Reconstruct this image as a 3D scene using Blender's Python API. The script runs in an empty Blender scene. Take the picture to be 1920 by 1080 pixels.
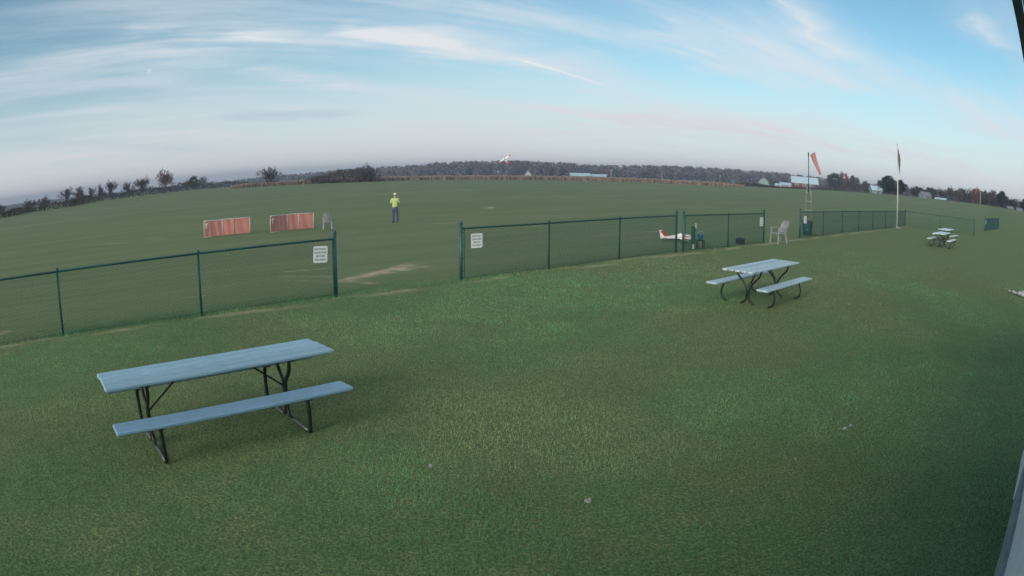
import bpy, bmesh, math, random
import numpy as np
from mathutils import Vector, Matrix

SC = bpy.context.scene
COL = SC.collection
R = math.radians

# ------------------------------------------------------------------ camera (wide surveillance lens, barrel distortion)
cam = bpy.data.cameras.new('camera')
cam_o = bpy.data.objects.new('camera', cam)
COL.objects.link(cam_o)
SC.camera = cam_o
cam.type = 'PANO'
lens = cam if hasattr(cam, 'panorama_type') else cam.cycles
lens.panorama_type = 'FISHEYE_LENS_POLYNOMIAL'
lens.fisheye_fov = R(180)
lens.fisheye_polynomial_k0 = 0.0
lens.fisheye_polynomial_k1 = -0.041646920514
lens.fisheye_polynomial_k2 = 0.000262998461
lens.fisheye_polynomial_k3 = -0.0000443087888
lens.fisheye_polynomial_k4 = 0.00000093824422
cam.sensor_width = 36
cam.sensor_height = 20.25
cam.sensor_fit = 'HORIZONTAL'
cam.clip_start = 0.02
cam.clip_end = 20000
EYE = 2.5641
cam_o.location = (0, 0, EYE)
cam_o.rotation_euler = (Matrix.Rotation(math.pi / 2 - 0.17271, 3, 'X') @ Matrix.Rotation(0.006613, 3, 'Z')).to_euler()

# ------------------------------------------------------------------ render look
SC.view_settings.view_transform = 'Standard'
SC.view_settings.look = 'None'
SC.view_settings.gamma = 1
SC.view_settings.use_curve_mapping = False
SC.view_settings.exposure = 0.2
SC.cycles.use_denoising = True
SC.cycles.max_bounces = 4
SC.cycles.diffuse_bounces = 2
SC.cycles.glossy_bounces = 2
SC.cycles.transmission_bounces = 2
SC.cycles.volume_bounces = 0
SC.cycles.use_adaptive_sampling = True
SC.cycles.adaptive_threshold = 0.03
SC.cycles.transparent_max_bounces = 8

# ------------------------------------------------------------------ sun and sky (low evening sun behind thin cloud)
SUN_AZ, SUN_EL = 212.0, 18.0
sun = bpy.data.lights.new('sun', 'SUN')
sun.energy = 2.4
sun.angle = R(32)
sun.color = (1.0, 0.84, 0.68)
sun_o = bpy.data.objects.new('sun', sun)
COL.objects.link(sun_o)
sd = Vector((math.sin(R(SUN_AZ)) * math.cos(R(SUN_EL)), math.cos(R(SUN_AZ)) * math.cos(R(SUN_EL)), math.sin(R(SUN_EL))))
sun_o.rotation_euler = (-sd).to_track_quat('-Z', 'Y').to_euler()
sun_o.location = (0, -20, 40)


class NT:
    """tiny node-tree writer"""
    def __init__(self, tree):
        self.t = tree
        tree.nodes.clear()

    def n(self, kind, **kw):
        nd = self.t.nodes.new('ShaderNode' + kind)
        for k, v in kw.items():
            setattr(nd, k, v)
        return nd

    def put(self, sock, v):
        if hasattr(v, 'is_output'):
            self.t.links.new(v, sock)
        else:
            sock.default_value = v

    def m(self, op, a, b=0.0, c=None, clamp=False):
        nd = self.n('Math', operation=op)
        nd.use_clamp = clamp
        self.put(nd.inputs[0], a)
        self.put(nd.inputs[1], b)
        if c is not None:
            self.put(nd.inputs[2], c)
        return nd.outputs[0]

    def v(self, op, a, b=None, s=None):
        nd = self.n('VectorMath', operation=op)
        self.put(nd.inputs[0], a)
        if b is not None:
            self.put(nd.inputs[1], b)
        if s is not None:
            self.put(nd.inputs['Scale'], s)
        return nd.outputs['Value'] if op in ('DOT_PRODUCT', 'LENGTH', 'DISTANCE') else nd.outputs['Vector']

    def noise(self, vec, scale, detail=4.0, rough=0.5, dist=0.0):
        nd = self.n('TexNoise')
        self.put(nd.inputs['Vector'], vec)
        nd.inputs['Scale'].default_value = scale
        nd.inputs['Detail'].default_value = detail
        nd.inputs['Roughness'].default_value = rough
        nd.inputs['Distortion'].default_value = dist
        return nd.outputs[0]

    def ramp(self, fac, stops, smooth=False):
        nd = self.n('ValToRGB')
        if smooth:
            nd.color_ramp.interpolation = 'EASE'
        el = nd.color_ramp.elements
        while len(el) < len(stops):
            el.new(0.5)
        for e, (p, c) in zip(el, stops):
            e.position = p
            e.color = (c, c, c, 1) if isinstance(c, (int, float)) else (*c, 1)
        self.put(nd.inputs[0], fac)
        return nd.outputs[0]

    def mix(self, fac, a, b, mode='MIX'):
        nd = self.n('MixRGB', blend_type=mode)
        self.put(nd.inputs[0], fac)
        self.put(nd.inputs[1], a if hasattr(a, 'is_output') else (*a, 1))
        self.put(nd.inputs[2], b if hasattr(b, 'is_output') else (*b, 1))
        return nd.outputs[0]

    def mapr(self, v, a, b, c=0.0, d=1.0, smooth=True):
        nd = self.n('MapRange', interpolation_type='SMOOTHSTEP' if smooth else 'LINEAR')
        self.put(nd.inputs[0], v)
        for i, q in enumerate((a, b, c, d)):
            nd.inputs[1 + i].default_value = q
        return nd.outputs[0]


world = bpy.data.worlds.new('World')
SC.world = world
world.use_nodes = True
W = NT(world.node_tree)
sky = W.n('TexSky')
sky.sky_type = 'NISHITA'
sky.sun_disc = False
sky.sun_elevation = R(SUN_EL)
sky.sun_rotation = R(SUN_AZ)
sky.altitude = 250
sky.air_density = 1.0
sky.dust_density = 1.2
sky.ozone_density = 2.5
dirv = W.v('NORMALIZE', W.n('TexCoord').outputs['Generated'])
sep = W.n('SeparateXYZ')
W.put(sep.inputs[0], dirv)
dz = W.m('MAXIMUM', sep.outputs[2], 0.0)
den = W.m('ADD', dz, 0.05)
plane = W.n('CombineXYZ')
W.put(plane.inputs[0], W.m('DIVIDE', sep.outputs[0], den))
W.put(plane.inputs[1], W.m('DIVIDE', sep.outputs[1], den))
pl = plane.outputs[0]


def skyp(az, el):
    d = math.sin(R(el)) + 0.05
    return (math.sin(R(az)) * math.cos(R(el)) / d, math.cos(R(az)) * math.cos(R(el)) / d, 0.0)


def streak(az0, el0, az1, el1, w0, w1):
    """soft band between two points of the cloud deck; its width goes from w0 to w1"""
    a, b = Vector(skyp(az0, el0)), Vector(skyp(az1, el1))
    ab = b - a
    L2 = ab.length_squared
    rel = W.v('SUBTRACT', plw, tuple(a))
    h = W.m('DIVIDE', W.v('DOT_PRODUCT', rel, tuple(ab)), L2, clamp=True)
    near = W.v('SUBTRACT', rel, W.v('SCALE', tuple(ab), s=h))
    d = W.v('LENGTH', near)
    wd = W.m('MULTIPLY_ADD', h, w1 - w0, w0)
    q = W.m('SUBTRACT', 1.0, W.m('DIVIDE', d, wd), clamp=True)
    return W.m('MULTIPLY', q, W.m('SQRT', q))


# cloud texture: long combed fibres + broad patches on a flat deck
rot = W.n('VectorRotate', rotation_type='Z_AXIS')
W.put(rot.inputs['Vector'], pl)
rot.inputs['Angle'].default_value = R(-38)
stretch = W.v('MULTIPLY', rot.outputs[0], (0.22, 0.95, 1.0))
fib = W.noise(stretch, 1.7, 6, 0.62, 0.0)
broad = W.noise(W.v('MULTIPLY', rot.outputs[0], (0.30, 0.45, 1)), 0.9, 2, 0.55, 0.0)
wob = W.noise(pl, 1.3, 2, 0.6)
wobc = W.n('CombineXYZ')
W.put(wobc.inputs[0], W.m('MULTIPLY_ADD', fib, 1.0, -0.5))
W.put(wobc.inputs[1], W.m('MULTIPLY_ADD', wob, 1.2, -0.6))
plw = W.v('ADD', pl, wobc.outputs[0])
veil = W.m('MULTIPLY', W.mapr(broad, 0.34, 0.62), W.m('MULTIPLY_ADD', W.mapr(fib, 0.34, 0.66), 0.8, 0.2))
bands = None
for a in ((-34, 13.6, -13, 11.0, 0.34, 0.42, 0.65),
          (-12.5, 12.6, -2.5, 10.2, 0.30, 0.60, 1.2), (-2.5, 10.2, 7.0, 7.4, 0.65, 1.0, 1.2), (7.0, 6.6, 15.5, 3.9, 1.0, 2.0, 1.0),
          (-22, 9.3, -12.6, 7.2, 0.3, 0.45, 0.7), (-30, 8.0, -16, 5.0, 0.5, 1.2, 0.35),
          (-27.5, 4.4, -22.5, 3.3, 0.3, 0.7, 0.55), (-50, 3.8, -39, 3.2, 0.5, 0.4, 0.5),
          (25.0, 15.5, 29.4, 11.3, 0.20, 0.30, 0.6), (14, 12.5, 19, 9.2, 0.25, 0.35, 0.5), (44.5, 15.6, 46, 13.4, 0.12, 0.12, 0.4), (20.4, 2.75, 21.8, 2.6, 0.35, 0.3, 0.5), (27.3, 3.6, 28.0, 3.5, 0.3, 0.3, 0.4)):
    s = W.m('MULTIPLY', streak(*a[:6]), a[6])
    bands = s if bands is None else W.m('MAXIMUM', bands, s)
comb = W.m('MULTIPLY_ADD', W.mapr(fib, 0.32, 0.64), 0.65, 0.35)
bands = W.m('MULTIPLY', bands, comb)
plw = pl
trail = W.m('MULTIPLY', streak(0.9, 9.25, 7.6, 7.3, 0.05, 0.012), 0.75)
plw = W.v('ADD', pl, wobc.outputs[0])
dark = W.m('MAXIMUM', W.m('MULTIPLY', streak(-50, 9.3, -32, 8.4, 0.7, 0.4), 0.5), W.m('MULTIPLY', streak(-50, 5.6, -27, 2.5, 0.5, 0.7), 0.30))
dark = W.m('MAXIMUM', dark, W.m('MULTIPLY', streak(-24, 5.2, -15, 4.9, 0.5, 0.5), 0.5))
moon = W.mapr(W.v('DOT_PRODUCT', dirv, (math.sin(R(-32.44)) * math.cos(R(9.86)), math.cos(R(-32.44)) * math.cos(R(9.86)), math.sin(R(9.86)))), math.cos(R(0.26)), math.cos(R(0.17)))

base = W.mix(1.0, sky.outputs[0], (1.22, 1.56, 1.42), 'MULTIPLY')
low = W.mapr(sep.outputs[2], 0.0, 0.22, 1.0, 0.0)
haze_c = (8.0, 7.9, 8.8)
sky_c = W.mix(W.m('MULTIPLY', low, 0.72), base, haze_c)
cl = W.m('ADD', W.m('MULTIPLY', veil, 0.72), W.m('MULTIPLY', bands, 0.8), clamp=True)
warm = W.mix(low, (7.9, 8.3, 8.7), (7.5, 7.2, 7.7))
sky_c = W.mix(cl, sky_c, warm)
sky_c = W.mix(dark, sky_c, (4.4, 5.7, 7.2))
sky_c = W.mix(trail, sky_c, (9.4, 9.4, 9.4))
sky_c = W.mix(W.m('MULTIPLY', moon, 0.30), sky_c, (8.6, 8.8, 8.8))
bg = W.n('Background')
W.put(bg.inputs[0], sky_c)
bg.inputs[1].default_value = 0.085
world.cycles.sampling_method = 'MANUAL'
world.cycles.sample_map_resolution = 512
wo = W.n('OutputWorld')
world.node_tree.links.new(bg.outputs[0], wo.inputs[0])

# ------------------------------------------------------------------ helpers
rng = np.random.default_rng(11)
random.seed(5)


def material(name, color, rough=0.7, metal=0.0, var=0.0, vscale=8.0, bump=0.0, bscale=40.0, spec=0.5, stretch=None, vcol=None, second=None, rnd=0.0):
    """procedural material: base colour with noise variation, optional second colour and bump"""
    mt = bpy.data.materials.new(name)
    mt.use_nodes = True
    t = NT(mt.node_tree)
    p = t.n('BsdfPrincipled')
    p.inputs['Roughness'].default_value = rough
    p.inputs['Metallic'].default_value = metal
    p.inputs['Specular IOR Level'].default_value = spec
    co = t.n('TexCoord').outputs['Object']
    if stretch:
        co = t.v('MULTIPLY', co, stretch)
    nz = t.noise(co, vscale, 5, 0.6)
    c2 = second if second else tuple(min(1, c * (1 - var)) for c in color)
    c1 = color if second else tuple(min(1, c * (1 + var)) for c in color)
    if vcol:
        at = t.n('Attribute', attribute_name=vcol).outputs['Color']
        colr = t.mix(t.mapr(nz, 0.3, 0.7, 0, var), at, (0.02, 0.02, 0.02))
    else:
        colr = t.mix(t.mapr(nz, 0.3, 0.7), c2, c1)
    if rnd:
        oi = t.n('ObjectInfo').outputs['Random']
        g3 = t.n('CombineXYZ')
        k = t.m('MULTIPLY_ADD', oi, 2 * rnd, 1 - rnd)
        for i in range(3):
            t.put(g3.inputs[i], k)
        colr = t.mix(1.0, colr, g3.outputs[0], 'MULTIPLY')
    t.put(p.inputs['Base Color'], colr)
    if bump:
        b = t.n('Bump')
        b.inputs['Strength'].default_value = bump
        b.inputs['Distance'].default_value = 0.01
        t.put(b.inputs['Height'], t.noise(co, bscale, 4, 0.6))
        t.put(p.inputs['Normal'], b.outputs[0])
    o = t.n('OutputMaterial')
    mt.node_tree.links.new(p.outputs[0], o.inputs[0])
    return mt


class MB:
    """mesh builder"""
    def __init__(self):
        self.v, self.f = [], []

    def add(self, vs, fs):
        o = len(self.v)
        self.v += [tuple(q) for q in vs]
        self.f += [tuple(i + o for i in q) for q in fs]
        return self

    def box(self, x0, x1, y0, y1, z0, z1, bev=0.0):
        if bev <= 0:
            vs = [(x, y, z) for z in (z0, z1) for y in (y0, y1) for x in (x0, x1)]
            return self.add(vs, [(0, 2, 3, 1), (4, 5, 7, 6), (0, 1, 5, 4), (2, 6, 7, 3), (0, 4, 6, 2), (1, 3, 7, 5)])
        b = bev
        rings = []
        for (z, i) in ((z0, b), (z0 + b, 0), (z1 - b, 0), (z1, b)):
            rings.append([(x0 + i + b * (i == 0), y0 + i, z), (x1 - i - b * (i == 0), y0 + i, z), (x1 - i, y0 + i + b * (i == 0), z), (x1 - i, y1 - i - b * (i == 0), z),
                          (x1 - i - b * (i == 0), y1 - i, z), (x0 + i + b * (i == 0), y1 - i, z), (x0 + i, y1 - i - b * (i == 0), z), (x0 + i, y0 + i + b * (i == 0), z)])
        vs = [q for r in rings for q in r]
        fs = [(7, 6, 5, 4, 3, 2, 1, 0), (24, 25, 26, 27, 28, 29, 30, 31)]
        for k in range(3):
            for j in range(8):
                fs.append((k * 8 + j, k * 8 + (j + 1) % 8, k * 8 + 8 + (j + 1) % 8, k * 8 + 8 + j))
        return self.add(vs, fs)

    def tube(self, pts, rad, n=8, caps=True):
        pts = [Vector(q) for q in pts]
        rads = rad if isinstance(rad, (list, tuple)) else [rad] * len(pts)
        vs, fs = [], []
        up = None
        for i, q in enumerate(pts):
            d = (pts[min(i + 1, len(pts) - 1)] - pts[max(i - 1, 0)]).normalized()
            if up is None:
                up = d.orthogonal().normalized()
            else:
                up = (up - d * up.dot(d))
                up = up.normalized() if up.length > 1e-6 else d.orthogonal().normalized()
            s = d.cross(up)
            for k in range(n):
                a = 2 * math.pi * k / n
                vs.append(q + (up * math.cos(a) + s * math.sin(a)) * rads[i])
        for i in range(len(pts) - 1):
            for k in range(n):
                fs.append((i * n + k, i * n + (k + 1) % n, (i + 1) * n + (k + 1) % n, (i + 1) * n + k))
        if caps:
            fs.append(tuple(range(n - 1, -1, -1)))
            fs.append(tuple((len(pts) - 1) * n + k for k in range(n)))
        return self.add(vs, fs)

    def lathe(self, prof, n=16, cx=0, cy=0):
        vs, fs = [], []
        for r, z in prof:
            for k in range(n):
                a = 2 * math.pi * k / n
                vs.append((cx + r * math.cos(a), cy + r * math.sin(a), z))
        for i in range(len(prof) - 1):
            for k in range(n):
                fs.append((i * n + k, i * n + (k + 1) % n, (i + 1) * n + (k + 1) % n, (i + 1) * n + k))
        fs.append(tuple(range(n - 1, -1, -1)))
        fs.append(tuple((len(prof) - 1) * n + k for k in range(n)))
        return self.add(vs, fs)

    def loft(self, rings, caps=True):
        n = len(rings[0])
        vs = [q for r in rings for q in r]
        fs = []
        for i in range(len(rings) - 1):
            for k in range(n):
                fs.append((i * n + k, i * n + (k + 1) % n, (i + 1) * n + (k + 1) % n, (i + 1) * n + k))
        if caps:
            fs.append(tuple(range(n - 1, -1, -1)))
            fs.append(tuple((len(rings) - 1) * n + k for k in range(n)))
        return self.add(vs, fs)

    def prism(self, poly, axis, a, b):
        """poly of 2-D points extruded along axis from a to b"""
        def P(u, w, t):
            return {'x': (t, u, w), 'y': (u, t, w), 'z': (u, w, t)}[axis]
        n = len(poly)
        vs = [P(*q, a) for q in poly] + [P(*q, b) for q in poly]
        fs = [tuple(range(n - 1, -1, -1)), tuple(range(n, 2 * n))]
        fs += [(k, (k + 1) % n, n + (k + 1) % n, n + k) for k in range(n)]
        return self.add(vs, fs)

    def mesh(self, name, smooth=False):
        me = bpy.data.meshes.new(name)
        me.from_pydata(self.v, [], self.f)
        bm = bmesh.new()
        bm.from_mesh(me)
        bmesh.ops.recalc_face_normals(bm, faces=bm.faces)
        bm.to_mesh(me)
        bm.free()
        if smooth:
            me.polygons.foreach_set('use_smooth', [True] * len(me.polygons))
        return me

    def build(self, name, mat, parent=None, smooth=False):
        return link(name, self.mesh(name, smooth), mat, parent)


def link(name, me, mat=None, parent=None):
    o = bpy.data.objects.new(name, me)
    if mat is not None and me is not None and not me.materials:
        me.materials.append(mat)
    COL.objects.link(o)
    if parent is not None:
        o.parent = parent
    return o


def tag(o, label=None, cat=None, group=None, kind=None):
    for k, v in (('label', label), ('category', cat), ('group', group), ('kind', kind)):
        if v:
            o[k] = v
    return o


def thing(name, label, cat, loc=(0, 0, 0), rz=0.0, group=None):
    o = bpy.data.objects.new(name, None)
    o.empty_display_size = 0.2
    COL.objects.link(o)
    o.location = loc
    o.rotation_euler = (0, 0, rz)
    return tag(o, label, cat, group)


def children_of(o):
    return [c for c in COL.objects if c.parent == o]


def copy_tree(o, parent=None):
    c = o.copy()
    COL.objects.link(c)
    if parent is not None:
        c.parent = parent
    for ch in children_of(o):
        copy_tree(ch, c)
    return c


def np_mesh(name, verts, faces, col=None):
    """fast mesh from arrays; faces is (n,3) or (n,4)"""
    me = bpy.data.meshes.new(name)
    k = faces.shape[1]
    me.vertices.add(len(verts))
    me.vertices.foreach_set('co', np.asarray(verts, np.float32).ravel())
    me.loops.add(faces.size)
    me.loops.foreach_set('vertex_index', np.asarray(faces, np.int32).ravel())
    me.polygons.add(len(faces))
    me.polygons.foreach_set('loop_start', np.arange(0, faces.size, k, dtype=np.int32))
    me.update(calc_edges=True)
    if col is not None:
        at = me.attributes.new('tint', 'FLOAT_COLOR', 'POINT')
        c4 = np.ones((len(verts), 4), np.float32)
        c4[:, :3] = col
        at.data.foreach_set('color', c4.ravel())
    return me


def vnoise(x, y, seed=0):
    xi, yi = np.floor(x).astype(np.int64), np.floor(y).astype(np.int64)
    fx, fy = x - xi, y - yi
    fx, fy = fx * fx * (3 - 2 * fx), fy * fy * (3 - 2 * fy)

    def h(a, b):
        n = (a * 374761393 + b * 668265263 + seed * 974711) & 0x7fffffff
        n = ((n ^ (n >> 13)) * 1274126177) & 0x7fffffff
        return ((n ^ (n >> 16)) & 0xffff) / 65535.0
    return (h(xi, yi) * (1 - fx) + h(xi + 1, yi) * fx) * (1 - fy) + (h(xi, yi + 1) * (1 - fx) + h(xi + 1, yi + 1) * fx) * fy


def fbm(x, y, o=4, seed=0):
    s, a, t = 0, 1.0, 0
    for i in range(o):
        s = s + a * vnoise(x * 2 ** i, y * 2 ** i, seed + i)
        t += a
        a *= 0.55
    return s / t


# ------------------------------------------------------------------ terrain
F0 = np.array([-8.2, 9.27])
FU = np.array([0.7486, 0.6630])
FN = np.array([-0.6630, 0.7486])


def sstep(t):
    t = np.clip(t, 0, 1)
    return t * t * (3 - 2 * t)


def tz(x, y):
    x, y = np.asarray(x, float), np.asarray(y, float)
    q = (x - F0[0]) * FN[0] + (y - F0[1]) * FN[1]
    D = np.hypot(x, y)
    z = -0.62 * sstep((q - 1) / 22)
    w = x * 0.85 - y * 0.30
    right = sstep((w + 15) / 100)
    z = z + (3.1 * right - 1.3 * sstep((w - 58) / 30)) * sstep((D - 60) / 150)
    z = z - np.clip(D - 238, 0, 520) * (0.0125 + 0.006 * right)
    return z


def at(az, D, dz=0.0):
    x, y = math.sin(R(az)) * D, math.cos(R(az)) * D
    return (x, y, float(tz(x, y)) + dz)


def axis_lines(a, b, step, lo, hi):
    mid = np.arange(a, b + 1e-6, step)
    out, s, p = [], step, b
    while p < hi:
        s *= 1.22
        p += s
        out.append(p)
    inn, s, p = [], step, a
    while p > lo:
        s *= 1.22
        p -= s
        inn.append(p)
    return np.concatenate([inn[::-1], mid, out])


gx = axis_lines(-15, 34, 0.15, -1400, 1400)
gy = axis_lines(1, 46, 0.15, -300, 1400)
GX, GY = np.meshgrid(gx, gy)
GZ = tz(GX, GY)
q_f = (GX - F0[0]) * FN[0] + (GY - F0[1]) * FN[1]
u_f = (GX - F0[0]) * FU[0] + (GY - F0[1]) * FU[1]
near = sstep((60 - np.hypot(GX, GY)) / 20)
GZ = GZ + near * (fbm(GX * 0.9, GY * 0.9, 3, 4) - 0.5) * 0.022
# worn, straw-coloured grass: a broken strip below the fence and ruts / divots in the field
n1 = fbm(GX * 1.3, GY * 1.3, 4, 21)
n2 = fbm(u_f * 0.8, q_f * 5.0, 4, 33)
straw = np.zeros_like(GX)
under = np.exp(-((q_f + 0.16 + 0.25 * (n1 - 0.5)) / 0.20) ** 2) * sstep((n2 - 0.44) / 0.2) * (u_f > -12) * (u_f < 52)
straw = np.maximum(straw, 0.62 * under)


def rut(p0, p1, w, amt, seed):
    global straw
    a, b = np.array(p0), np.array(p1)
    ab = b - a
    L = np.hypot(*ab)
    e = ab / L
    rx, ry = GX - a[0], GY - a[1]
    s = rx * e[0] + ry * e[1]
    d = -rx * e[1] + ry * e[0]
    d = d + (fbm(s * 1.3, s * 0 + seed, 3, seed) - 0.5) * w * 1.2
    wn = fbm(s * 2.2 / max(w, .1) * 0.3, d * 3 / max(w, .1), 3, seed + 7)
    m = np.exp(-(d / w) ** 2) * sstep((s + 0.15 * L) / (0.3 * L)) * sstep((1.12 * L - s) / (0.35 * L))
    straw = np.maximum(straw, amt * m * sstep((wn - 0.28) / 0.25))


for i, (a, b, w, m) in enumerate((
        ((-4.0, 15.45), (-2.55, 18.5), 0.20, 1.0), ((-3.75, 15.95), (-2.25, 18.1), 0.14, 0.95), ((-4.05, 15.5), (-3.05, 15.2), 0.15, 0.95),
        ((-3.6, 16.2), (-2.75, 18.9), 0.11, 0.85), ((-5.9, 16.4), (-4.3, 16.1), 0.10, 0.5), ((-6.1, 17.2), (-4.6, 18.0), 0.09, 0.6), ((-5.5, 15.6), (-4.2, 15.4), 0.08, 0.4),
        ((-10.4, 8.9), (-10.0, 9.3), 0.16, 0.8), ((-11.0, 8.6), (-10.4, 9.0), 0.1, 0.6), ((-7.3, 13.2), (-6.8, 13.5), 0.07, 0.4),
        ((-4.6, 39.6), (-3.0, 40.2), 0.20, 0.8), ((-3.4, 55.3), (-1.2, 56.6), 0.26, 0.9), ((-7.9, 57), (-6.2, 57.8), 0.2, 0.7), ((3.0, 44.4), (3.7, 44.8), 0.24, 0.8),
        ((0.5, 34.7), (1.8, 35.3), 0.17, 0.8), ((3.2, 27.4), (4.3, 27.8), 0.10, 0.6), ((5.9, 29.6), (6.7, 30.5), 0.10, 0.9), ((4.6, 26.4), (5.8, 26.8), 0.1, 0.4),
        ((-3.0, 37.2), (-1.4, 38.0), 0.15, 0.5), ((-32.6, 36.6), (-30.6, 38.6), 0.20, 0.9), ((-23.7, 32.2), (-22.7, 32.4), 0.12, 0.9), ((-22.4, 34.5), (-21.3, 34.9), 0.13, 0.6),
        ((-21.0, 33.6), (-20.0, 33.9), 0.12, 0.5), ((-17.3, 36.0), (-16.0, 36.6), 0.12, 0.4), ((-24.8, 34.9), (-23.9, 35.2), 0.1, 0.4), ((0.6, 28.6), (2.2, 29.2), 0.09, 0.35), ((-0.5, 30.3), (1.0, 31.0), 0.09, 0.35),
        ((2.6, 19.0), (4.4, 20.6), 0.12, 0.55), ((-10.9, 27.5), (-10.2, 28.4), 0.08, 0.3), ((11.5, 27.6), (13.4, 28.0), 0.14, 0.35), ((16.5, 32.1), (19.5, 33.8), 0.14, 0.4))):
    rut(a, b, w, m, 50 + i)
nv = GX.size
idx = np.arange(nv).reshape(GX.shape)
fa = np.stack([idx[:-1, :-1].ravel(), idx[:-1, 1:].ravel(), idx[1:, 1:].ravel(), idx[1:, :-1].ravel()], 1)
gcol = np.stack([straw.ravel()] * 3, 1)
me = np_mesh('ground', np.stack([GX.ravel(), GY.ravel(), GZ.ravel()], 1), fa, gcol)
me.polygons.foreach_set('use_smooth', [True] * len(me.polygons))

gm = bpy.data.materials.new('mown_grass_ground')
gm.use_nodes = True
t = NT(gm.node_tree)
P = t.n('BsdfPrincipled')
P.inputs['Roughness'].default_value = 0.9
P.inputs['Specular IOR Level'].default_value = 0.15
geo = t.n('NewGeometry').outputs['Position']
perp = t.m('ADD', t.v('DOT_PRODUCT', geo, (FN[0], FN[1], 0)), float(-(F0 @ FN)))
along = t.v('DOT_PRODUCT', geo, (FU[0], FU[1], 0))
cmb = t.n('CombineXYZ')
t.put(cmb.inputs[0], along)
t.put(cmb.inputs[1], perp)
fr = cmb.outputs[0]
fine = t.noise(geo, 34, 3, 0.65)
mid = t.noise(geo, 2.1, 3, 0.6)
big = t.noise(geo, 0.35, 3, 0.55)
lawn = t.mix(t.mapr(mid, 0.34, 0.68), (0.195, 0.275, 0.108), (0.265, 0.300, 0.128))
lawn = t.mix(t.m('MULTIPLY', t.mapr(big, 0.48, 0.70), 0.45), lawn, (0.250, 0.225, 0.125))
lawn = t.mix(t.mapr(fine, 0.36, 0.60, 0.0, 0.85), lawn, (0.075, 0.120, 0.050))
fine2 = t.noise(geo, 11, 2, 0.7)
lawn = t.mix(t.mapr(fine2, 0.45, 0.70, 0.0, 0.5), lawn, (0.090, 0.140, 0.062))
streaks = t.noise(t.v('MULTIPLY', fr, (0.05, 0.55, 1)), 0.8, 3, 0.6)
streak2 = t.noise(t.v('MULTIPLY', fr, (0.03, 1.4, 1)), 1.0, 3, 0.6)
field = t.mix(t.mapr(streaks, 0.36, 0.66), (0.142, 0.196, 0.086), (0.192, 0.230, 0.110))
field = t.mix(t.m('MULTIPLY', t.mapr(t.m('ADD', streak2, t.m('MULTIPLY_ADD', mid, 0.25, -0.125)), 0.46, 0.68), 0.55), field, (0.215, 0.240, 0.125))
field = t.mix(t.mapr(fine, 0.4, 0.62, 0.0, 0.35), field, (0.090, 0.135, 0.066))
field = t.mix(t.m('MULTIPLY', t.mapr(t.noise(t.v('MULTIPLY', fr, (0.10, 0.22, 1)), 1.0, 4, 0.65), 0.50, 0.70), 0.5), field, (0.235, 0.225, 0.135))
lane = None
for c0, wd, am in ((69.5, 1.1, 0.8), (84.0, 0.9, 0.35), (101.0, 1.3, 0.4), (46.0, 0.7, 0.25)):
    d = t.m('ABSOLUTE', t.m('SUBTRACT', t.m('ADD', perp, t.m('MULTIPLY', streaks, 1.2)), c0))
    g = t.m('MULTIPLY', t.mapr(d, 0.0, wd * 1.6, 1.0, 0.0), am)
    lane = g if lane is None else t.m('MAXIMUM', lane, g)
field = t.mix(lane, field, (0.23, 0.27, 0.155))
gc = t.mix(t.mapr(t.m('ADD', perp, t.m('MULTIPLY', mid, 1.0)), 0.0, 3.0), lawn, field)
st = t.n('Attribute', attribute_name='tint').outputs['Color']
stf = t.n('SeparateColor')
t.put(stf.inputs[0], st)
strawc = t.mix(fine, (0.38, 0.29, 0.19), (0.66, 0.54, 0.38))
gc = t.mix(stf.outputs[0], gc, strawc)
t.put(P.inputs['Base Color'], gc)
bp = t.n('Bump')
bp.inputs['Strength'].default_value = 0.6
bp.inputs['Distance'].default_value = 0.03
t.put(bp.inputs['Height'], t.noise(geo, 24, 3, 0.7))
t.put(P.inputs['Normal'], bp.outputs[0])
t.t.links.new(P.outputs[0], t.n('OutputMaterial').inputs[0])
tag(link('ground', me, gm), 'mown green lawn and airfield grass reaching to the far trees', 'ground', kind='structure')

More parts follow.
